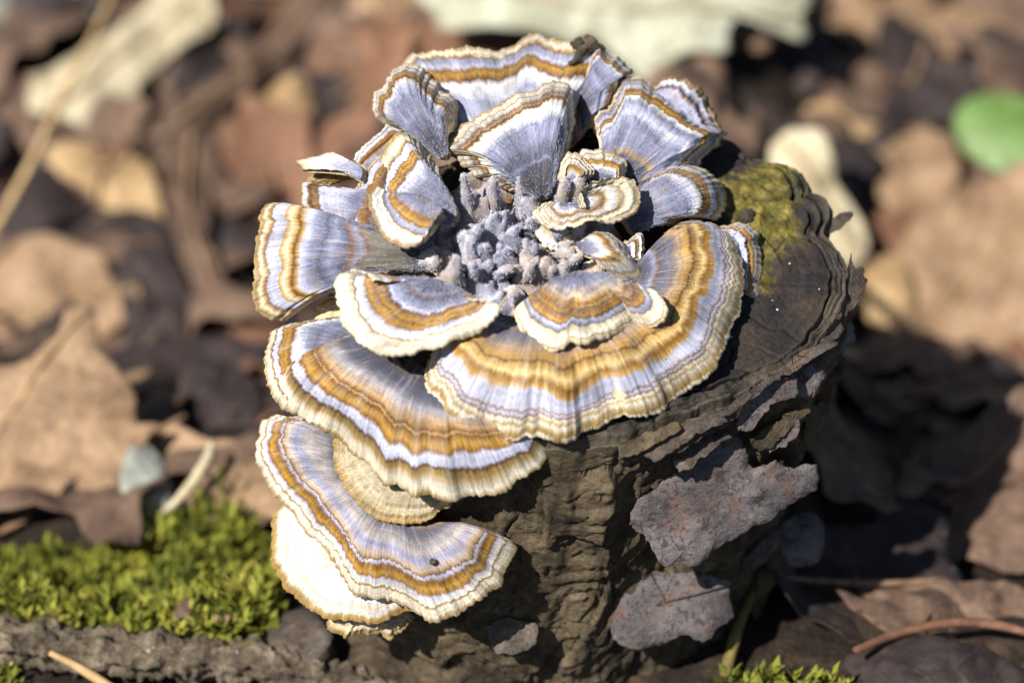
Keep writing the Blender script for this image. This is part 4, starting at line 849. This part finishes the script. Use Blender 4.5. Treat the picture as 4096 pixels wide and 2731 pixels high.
leaf_px('fallen_leaf', [(520,1760),(600,1740),(660,1850),(690,1980),(640,2100),(560,2180),(500,2150),(480,2000)], 'grey', 'small greyish leaf tucked beside the big tan leaf', up=.5, n=(.3,-.1,1), seed=14)
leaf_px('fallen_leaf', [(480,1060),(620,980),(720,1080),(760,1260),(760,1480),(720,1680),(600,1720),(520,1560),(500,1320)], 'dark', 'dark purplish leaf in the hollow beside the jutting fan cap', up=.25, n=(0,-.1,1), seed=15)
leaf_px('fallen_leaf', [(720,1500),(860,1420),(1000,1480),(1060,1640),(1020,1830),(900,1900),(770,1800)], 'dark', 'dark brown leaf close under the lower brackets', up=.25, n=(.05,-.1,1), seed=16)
leaf_px('fallen_leaf', [(640,1900),(780,1840),(950,1880),(1060,1980),(1040,2090),(860,2140),(700,2130),(620,2040)], 'brown', 'flat purplish brown leaf between the moss and the cream white bracket', up=.35, n=(.05,-.15,1), seed=17)
# beyond the rosette
leaf_px('fallen_leaf', [(1640,-160),(1720,20),(1800,90),(1950,110),(2150,130),(2330,190),(2440,240),(2500,330),(2570,320),(2640,260),(2740,215),(2890,205),(2910,120),(2960,70),(3060,60),(3150,90),(3220,120),(3230,20),(3200,-160),(2800,-260),(2200,-260)], 'pale', 'large greenish white lobed leaf lit by the sun behind the rosette', up=1.6, n=(0,-.35,1), seed=18, rib=[(1700,-100),(2300,20),(3180,60)], jag=.03)
leaf_px('fallen_leaf', [(2560,340),(2680,230),(2780,210),(2870,260),(2920,380),(2970,520),(2960,640),(2850,560),(2700,430)], 'brown', 'brown leaf in shade under the greenish white leaf', up=.7, n=(.1,-.2,1), seed=19)
leaf_px('fallen_leaf', [(1640,60),(1560,-60),(1380,-40),(1250,60),(1300,180),(1420,260),(1560,300),(1640,220)], 'brown', 'reddish brown leaf beside the greenish white leaf', up=.5, n=(0,-.1,1), seed=20)
leaf_px('fallen_leaf', [(3090,600),(3150,530),(3230,520),(3300,560),(3350,680),(3430,790),(3480,900),(3470,1010),(3400,1060),(3300,980),(3200,820),(3120,720)], 'cream', 'bright cream tan leaf close behind the stump rim', up=1.6, n=(.1,-.35,1), seed=21, rib=[(3140,570),(3280,740),(3440,980)])
leaf_px('fallen_leaf', [(3440,1080),(3490,1000),(3570,990),(3640,1060),(3660,1170),(3610,1280),(3540,1310),(3470,1250)], 'tan', 'round tan leaf curled over a dark hollow by the stump', up=1.3, n=(-.1,-.25,1), seed=22, bend=lambda X, Y, S: -0.35*S**2)
leaf_px('fallen_leaf', [(3420,1560),(3470,1380),(3620,1180),(3600,980),(3700,830),(3880,720),(4050,660),(4250,640),(4300,1100),(4250,1350),(4050,1520),(3900,1640),(3720,1770),(3560,1740)], 'pink', 'large pinkish tan leaf lying in the sun beyond the stump', up=.9, n=(-.05,-.2,1), seed=23, rib=[(3480,1680),(3800,1200),(4200,760)])
leaf_px('fallen_leaf', [(3400,2190),(3480,2050),(3560,1900),(3700,1780),(3880,1660),(4060,1560),(4260,1500),(4280,1900),(4250,2200),(4060,2290),(3900,2230),(3750,2260),(3600,2300),(3480,2260)], 'brown', 'large dull brown leaf in half shade beside the foot of the stump', up=.7, n=(.0,-.15,1), seed=24, rib=[(3450,2180),(3800,1950),(4200,1620)])
leaf_px('fallen_leaf', [(3500,2330),(3700,2290),(3900,2300),(4100,2330),(4250,2400),(4240,2520),(4000,2560),(3760,2520),(3560,2480)], 'brown', 'brown leaf curled over the rusty twig', up=.35, n=(0,-.2,1), seed=25)
leaf_px('fallen_leaf', [(3380,2620),(3560,2560),(3800,2570),(4020,2620),(4160,2720),(4100,2860),(3700,2880),(3450,2800)], 'dark', 'dull purple-grey leaf below the rusty twig', up=.3, n=(0,-.2,1), seed=26)
leaf_px('fallen_leaf', [(3270,1750),(3360,1660),(3480,1700),(3560,1800),(3540,1960),(3430,2010),(3320,1950)], 'brown', 'greyish brown leaf half behind the big bark flake', up=.35, n=(.1,-.1,1), seed=27)
leaf_px('fallen_leaf', [(3260,300),(3400,220),(3560,260),(3640,400),(3560,540),(3400,560),(3280,450)], 'brown', 'soft brown leaf in the sun beyond the cream tan leaf', up=.5, n=(.1,-.15,1), seed=28)
leaf_px('fallen_leaf', [(3500,560),(3650,480),(3800,540),(3830,700),(3720,860),(3560,860),(3480,720)], 'pink', 'dusty pink leaf beside the green leaf', up=.5, n=(-.1,-.15,1), seed=29)
leaf_px('fallen_leaf', [(3300,-60),(3480,-140),(3700,-100),(3760,60),(3640,200),(3440,180),(3320,80)], 'pink', 'pinkish leaf at the far edge of the clearing beyond the white leaf', up=.4, n=(.1,-.1,1), seed=30)
leaf_px('fallen_leaf', [(3780,-40),(3960,-120),(4200,-60),(4240,160),(4080,320),(3860,280),(3760,120)], 'brown', 'chestnut brown leaf behind the green leaf', up=.45, n=(0,-.2,1), seed=31)
leaf_px('fallen_leaf', [(3150,100),(3260,60),(3330,200),(3280,330),(3160,380),(3080,280)], 'dark', 'blackish sheet standing in for the dark hole under the white leaf tip', up=.2, n=(0,0,1), seed=32)  # shade of the black hole painted as a dark sheet
leaf_px('fallen_leaf', [(3460,900),(3560,840),(3700,860),(3760,980),(3680,1060),(3540,1000)], 'rust', 'russet leaf between the dusty pink leaf and the round tan leaf', up=.5, n=(0,-.1,1), seed=33)
leaf_px('fallen_leaf', [(3200,420),(3330,380),(3420,440),(3600,470),(3560,520),(3380,520),(3240,480)], 'tan', 'thin tan leaf edge beyond the cream tan leaf', up=.7, n=(0,-.3,1), seed=34)
gl = leaf_px('green_leaf', [(3820,500),(3835,420),(3890,370),(4000,365),(4130,390),(4260,470),(4290,600),(4180,690),(4060,700),(3950,660),(3860,590)], 'green', 'single fresh green rounded leaf among the brown litter', up=1.7, n=(-.1,-.3,1), seed=35, jag=.01, rough=.05, bend=lambda X, Y, S: -0.10*X**2*0.5-0.12*S**3)

# grass stem, pale stalks, twigs
STEM = NT('dry_stem'); _o = STEM.objc(); _c = STEM.ramp(STEM.noise(_o, 2.0, 3.0), [(0.3, (.34, .20, .09)), (0.55, (.50, .34, .16)), (0.75, (.62, .47, .27))])[0]
STEM = STEM.done(_c, .6, None, .3)
def lay(px, ups):
    return np.array([G(p, u)[0] for p, u in zip(px, ups)])
tag(tube('grass_stem', lay([(-120,1080),(10,860),(130,640),(250,380),(350,190),(470,-60),(560,-250)], (0.8, 1.7, 2.4, 2.9, 3.2, 3.4, 3.5)), (.085, .075, .06, .05), STEM, n=10, m=40, noise=.05), 'thin dry tan grass stem leaning across the litter', 'grass stem')
tag(tube('dry_stalk', lay([(620,2090),(700,2010),(770,1930),(820,1850),(850,1770)], (.5, .7, .9, 1.1, 1.2)), (.05, .08, .10, .06), LM['cream'], n=10, m=24, noise=.1), 'pale dry stalk sticking up between the tan leaf and the brackets', 'stalk')
tag(tube('twig', lay([(3420,2600),(3600,2530),(3820,2490),(4000,2500),(4200,2560)], (.6, .6, .65, .6, .5)), (.07, .08, .06), LM['rust'], n=10, m=30, noise=.15), 'rusty twig arching between dark leaves', 'twig')
tag(tube('twig', lay([(3120,2180),(3020,2350),(2950,2520),(2900,2700)], (.6, .6, .5, .3)), (.05, .08, .10), leaf_material('mossy_stalk', (.10, .075, .025), (.18, .14, .04), (.26, .21, .07)), n=10, m=24, noise=.15), 'thin olive twig standing against the foot of the stump', 'twig')

def lichen_bark():
    t = NT('lichen_bark'); o = t.objc()
    n1 = t.noise(o, 2.0, 5.0, .65); n2 = t.noise(o, 9.0, 4.0, .7); sp = t.voro(o, 5.0)
    c = t.ramp(n1, [(0.3, (.06, .045, .034)), (0.48, (.16, .125, .085)), (0.62, (.28, .225, .155)), (.78, (.38, .33, .25))])[0]
    c = t.val(c, t.rng(n2, .3, .7, .55, 1.35))
    c = t.mix(t.math('MULTIPLY', t.rng(sp, .10, .16, 1, 0), t.rng(n1, .45, .55)), c, (.50, .52, .46))
    return t.done(c, .85, t.bump(t.math('ADD', n2, n1), .15), .25)
LICH = lichen_bark()
BR = tube('fallen_branch', lay([(-260,2530),(-60,2545),(150,2575),(420,2610),(720,2625),(980,2650),(1180,2690),(1400,2740),(1600,2800)], (.5,.5,.5,.48,.45,.40,.35,.3,.3)), (.30, .31, .30, .29, .30, .27, .24, .20), LICH, n=44, m=190, noise=.5, seed=8, nf=2.4)
tag(BR, 'knobbly fallen branch with grey lichen lying in front of the moss', 'branch')
tag(tube('dry_stick', lay([(200,2610),(300,2660),(430,2740),(520,2800)], (.75, .7, .5, .4)), (.05, .08, .07), STEM, n=10, m=20, noise=.1), 'short pale broken stick lying over the fallen branch', 'stick')

def chunk(px, size, up, label, mat, seed, rot=0.0, name='bark_chunk', cat='bark', group=None):
    nth, nph = 40, 26
    a = np.linspace(0, 2*math.pi, nth, endpoint=False); b = np.linspace(0.02, math.pi-0.02, nph)
    A, B = np.meshgrid(a, b, indexing='ij')
    D = np.stack([np.sin(B)*np.cos(A), np.sin(B)*np.sin(A), np.cos(B)], -1)
    k = rng2.normal(0, 1, (14, 3)); k = nrm(k); hh = 0.55+0.35*rng2.random(14)
    dots = np.maximum(D@k.T, 1e-3); r = np.minimum(1.25, (hh/dots).min(-1))           # an irregular faceted solid
    r = r*(1+0.12*fbm(D[..., 0]*2.5+seed, D[..., 1]*2.5, D[..., 2]*2.5, seed, 4))
    V = D*r[..., None]*np.array(size)
    c, s = math.cos(rot), math.sin(rot)
    V = np.stack([V[..., 0]*c-V[..., 1]*s, V[..., 0]*s+V[..., 1]*c, V[..., 2]], -1)
    p = G(px, up)[0]; V = V+p
    o = obj(name, V.reshape(-1, 3), grid_faces(nth, nph, True), mat, None, origin=p-np.array([0, 0, size[2]*.7]))
    return tag(o, label, cat, group)
rng2 = np.random.default_rng(3)
chunk((1210,2590), (.70,.55,.42), .30, 'largest grey-brown bark chunk below the ragged tan bracket edge', BARK_M, 1, .5)
chunk((1010,2600), (.36,.30,.22), .30, 'small rough bark chunk between the branch and the largest chunk', LICH, 2, .2)
chunk((1120,2700), (.60,.36,.25), .25, 'flat bark chunk in front of the largest bark chunk', LICH, 3, -.2)
chunk((1480,2640), (.50,.36,.24), .20, 'reddish brown bark chunk below the ragged tan bracket', BARK, 4, .3)
chunk((1660,2610), (.42,.34,.22), .20, 'dark bark chunk leaning on the foot of the stump', BARK, 5, .9)
chunk((1420,2730), (.60,.30,.18), .15, 'long bark sliver lying under the reddish bark chunk', BARK_M, 6, .1)
chunk((1840,2700), (.55,.36,.24), .20, 'brown bark chunk beside the small slab at the stump foot', BARK_M, 7, .4)
chunk((880,2470), (.22,.18,.12), .45, 'pale pebble half sunk in the moss', LM['pink'], 8, .4, 'pebble', 'pebble')
chunk((740,2440), (.26,.20,.13), .45, 'brown pebble beside the pale pebble in the moss', LM['brown'], 9, 1.4, 'pebble', 'pebble')
leaf_px('bark_scrap', [(3123,2183),(3139,2089),(3190,2060),(3256,2045),(3296,2097),(3288,2207),(3248,2262),(3162,2262)], BARK_G, 'pale grey bark scrap lying behind the lower stump', 'bark', up=1.6, n=(.3,-.7,.8), thick=.08, seed=40)

# crumbs of dirt on the fungus
CRUMB = bark_material('crumb', 0.2, 11.0)
def on_surface(px, dz): return P(px, dz)
def crumb(path, rad, label, name='dirt_crumb'):
    o = tube(name, np.array(path), rad, CRUMB, n=16, m=26, noise=.35, seed=int(path[0][0]*100) % 50, nf=2.5); tag(o, label, 'crumb'); return o
dg = bpy.context.evaluated_depsgraph_get()
dg.update()
def cast(px):
    r = ray(np.array([px], float))[0]; ok, loc, nr_, _i, ob, _m = scene.ray_cast(dg, Vector(CAM*0.01), Vector(nrm(r)))
    return np.array(loc)*100-r/np.linalg.norm(r)*0.05
crumb([cast((2362,172))*1, cast((2335,195)), cast((2318,215)), cast((2300,245)), cast((2278,255))], (.16, .10, .06, .05, .035), 'crooked dark crumb hooked on the rim of the wide back cap')
crumb([cast((2355,160)), cast((2310,180))], (.10, .10), 'rounded grey crumb on the rim of the wide back cap')
crumb([cast((2985,850)), cast((2988,885))], (.10, .12, .09), 'black glinting crumb on the moss beside the small tucked cap')
crumb([cast((1412,628)), cast((1416,636))], (.05, .05), 'tiny black crumb on the torn pale strip')
crumb([cast((1727,2255)), cast((1735,2235))], (.035, .045, .03), 'tiny black speck on the lower banded bracket')

# ------------------------------------------------------------------ moss
def moss_material():
    t = NT('moss'); k = t.attr('tone', 'Fac'); h = t.attr('tip', 'Fac')
    c = t.ramp(k, [(0.0, (.035, .045, .006)), (0.4, (.12, .135, .014)), (0.75, (.25, .25, .030)), (1.0, (.40, .36, .08))])[0]
    return t.done(c, .7, None, .3)
MOSSM = moss_material()
def moss(label, poly, count, seed, hmin=.18, hmax=.5, up=0.0):
    g = np.random.default_rng(seed); poly = np.array(poly, float)
    lo, hi = poly.min(0), poly.max(0); pts = []
    while len(pts) < count:
        q = lo+(hi-lo)*g.random((count*2, 2)); inside = np.zeros(len(q), bool); j = len(poly)-1
        for i in range(len(poly)):
            a, b = poly[i], poly[j]
            inside ^= ((a[1] > q[:, 1]) != (b[1] > q[:, 1])) & (q[:, 0] < (b[0]-a[0])*(q[:, 1]-a[1])/(b[1]-a[1]+1e-9)+a[0]); j = i
        dens = fbm(q[:, 0]/160, q[:, 1]/110, 0, seed, 3)
        pts += list(q[inside & (dens > -0.55+0.3*g.random(len(q)))])
    base = G(np.array(pts[:count]), up-0.05)
    H = hmin+(hmax-hmin)*g.random(count)**2; H = H*(1+.75*fbm(base[:, 0]*1.5, base[:, 1]*1.5, 0, seed+5, 2))
    dirn = nrm(np.array([0, 0, 1.0])+g.normal(0, .33, (count, 3)))
    V = []; T = []; tone = []
    nl = 8
    ti = np.clip(.45+.35*fbm(base[:, 0]*.9, base[:, 1]*.9, 3, seed, 3)+g.normal(0, .16, count), 0, 1)
    for k in range(nl):                                    # small pointed leaves up each shoot
        f = (k+0.6)/nl; a = g.random(count)*6.28
        out = np.stack([np.cos(a), np.sin(a), np.full(count, .55+f)], -1); out = nrm(out)
        L = (.20+.20*g.random(count))*(1.1-.4*f)
        p = base+dirn*(H*f)[:, None]; tip = p+out*L[:, None]
        s = nrm(np.cross(out, dirn+[.01, .02, 0]))*(L*.20)[:, None]
        m = p+out*(L*.45)[:, None]
        i0 = len(V)*count*4
        V.append(np.stack([p, m-s, tip, m+s], 1).reshape(-1, 3)); T.append(np.arange(count)[:, None]*4+np.array([[0, 1, 2, 3]])+i0)
        tone.append(np.repeat(np.clip(ti+.18*(f-.5), 0, 1), 4))
    o = obj('moss', np.concatenate(V), np.concatenate(T), MOSSM, None, origin=base.mean(0), attrs={'tone': np.concatenate(tone), 'tip': np.concatenate(tone)})
    tag(o, label, 'moss', kind='stuff')
moss('bright green moss cushion behind the fallen branch', [(-150,2260),(60,2260),(200,2240),(420,2260),(600,2180),(740,2110),(880,2090),(1000,2140),(1080,2280),(1120,2440),(1060,2540),(850,2580),(500,2590),(200,2560),(-150,2520)], 2300, 21, hmax=.8)
moss('yellow-green moss tuft at the foot of the stump', [(2680,2880),(2760,2810),(2900,2780),(3000,2760),(3150,2780),(3300,2770),(3420,2810),(3460,2880),(3440,3020),(2700,3020)], 800, 22, hmax=.7, up=.1)
moss('small moss sprig under the near end of the branch', [(-120,2640),(20,2640),(60,2700),(70,2800),(-120,2820)], 160, 23)

# ------------------------------------------------------------------ loose litter: a few leaf shapes copied with their stalks
def litter():
    g = np.random.default_rng(12)
    def outline(kind):
        a = np.linspace(0, 2*math.pi, 60, endpoint=False)
        if kind == 0: r = 1.0+0.28*np.cos(6*a+.5)+0.12*np.cos(9*a)                         # lobed
        elif kind == 1: r = 1.0+0.10*np.cos(2*a)+.04*np.cos(11*a)                           # oval
        elif kind == 2: r = 1.0+0.32*np.cos(5*a)+0.14*np.cos(10*a+.6)                       # star shaped
        else: r = 1.0+.18*np.cos(3*a+1)+.10*np.cos(8*a)                                     # torn scrap
        el = (1.0, .48, .95, .62)[kind]
        return np.stack([r*np.cos(a), r*np.sin(a)*el], -1)
    names = {'brown': 'brown dried leaf', 'dark': 'dark rotting leaf', 'pink': 'pinkish tan dried leaf', 'rust': 'rusty brown leaf', 'tan': 'tan dried leaf'}
    kinds = ('lobed', 'oval', 'star shaped', 'torn')
    protos = {}
    zero = np.array([0., 0., 0.])
    n = 0
    tries = 0
    while n < 170 and tries < 9000:
        tries += 1
        x = g.uniform(-15, 15); y = g.uniform(-5.5, 27)
        pq = project(np.array([[x, y, float(terrain(x, y))]]))[0][0]
        if not (-450 < pq[0] < 4550 and -500 < pq[1] < 2950): continue
        if (-300 < pq[0] < 1300 and pq[1] > 2050) or (2600 < pq[0] < 3500 and pq[1] > 2450): continue
        if np.hypot(x+0.6, (y-0.2)*1.0) < 4.3 or (x < -1.5 and -2.9 < y < 1.2): continue
        kd = int(g.integers(0, 4)); cm_ = g.choice(['brown', 'brown', 'dark', 'dark', 'dark', 'rust', 'pink'] if pq[0] < 2900 or pq[1] < 1500 else ['dark', 'dark', 'brown'])  # dark leaves imitate shade in litter gaps and beside the stump
        key = (kd, cm_)
        if key not in protos:
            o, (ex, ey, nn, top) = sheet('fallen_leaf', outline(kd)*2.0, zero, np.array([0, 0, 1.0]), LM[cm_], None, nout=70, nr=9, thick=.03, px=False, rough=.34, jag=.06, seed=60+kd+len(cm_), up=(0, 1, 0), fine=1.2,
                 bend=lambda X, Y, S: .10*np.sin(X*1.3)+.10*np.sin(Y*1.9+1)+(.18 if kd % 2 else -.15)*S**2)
            q = np.stack([np.linspace(-1.7, 1.5, 12), .08*np.sin(np.linspace(0, 4, 12)), np.linspace(.0, .12, 12)+.06], -1)
            st = tube('midrib', q, (.05, .05, .03), LM['pink'], o, n=7, m=14, noise=.05)
            protos[key] = [o, st, False]
        o, st, used = protos[key]
        if used:
            c = o.copy(); col.objects.link(c); d = st.copy(); d.parent = c; col.objects.link(d)
        else: c = o; protos[key][2] = True
        e = 0.6; nx = -(terrain(x+e, y)-terrain(x-e, y))/(2*e); ny = -(terrain(x, y+e)-terrain(x, y-e))/(2*e)
        q = Vector((float(nx)+g.normal(0, .16), float(ny)+g.normal(0, .16), 1)).to_track_quat('Z', 'Y')
        z = float(terrain(x, y))+.06+.22*g.random()
        sc = g.uniform(.55, 1.15)
        from mathutils import Quaternion
        c.rotation_mode = 'QUATERNION'; c.rotation_quaternion = q @ Quaternion((0, 0, 1), g.uniform(0, 6.28))
        c.location = (x*.01, y*.01, z*.01); c.scale = (sc, sc, sc)
        tag(c, '%s %s lying loose in the leaf litter' % (kinds[kd], names[cm_]), 'leaf', '%s %ss in the litter' % (kinds[kd], names[cm_].replace('leaf', 'lea')) if False else '%s %s group in the litter' % (kinds[kd], names[cm_]))
        n += 1
litter()
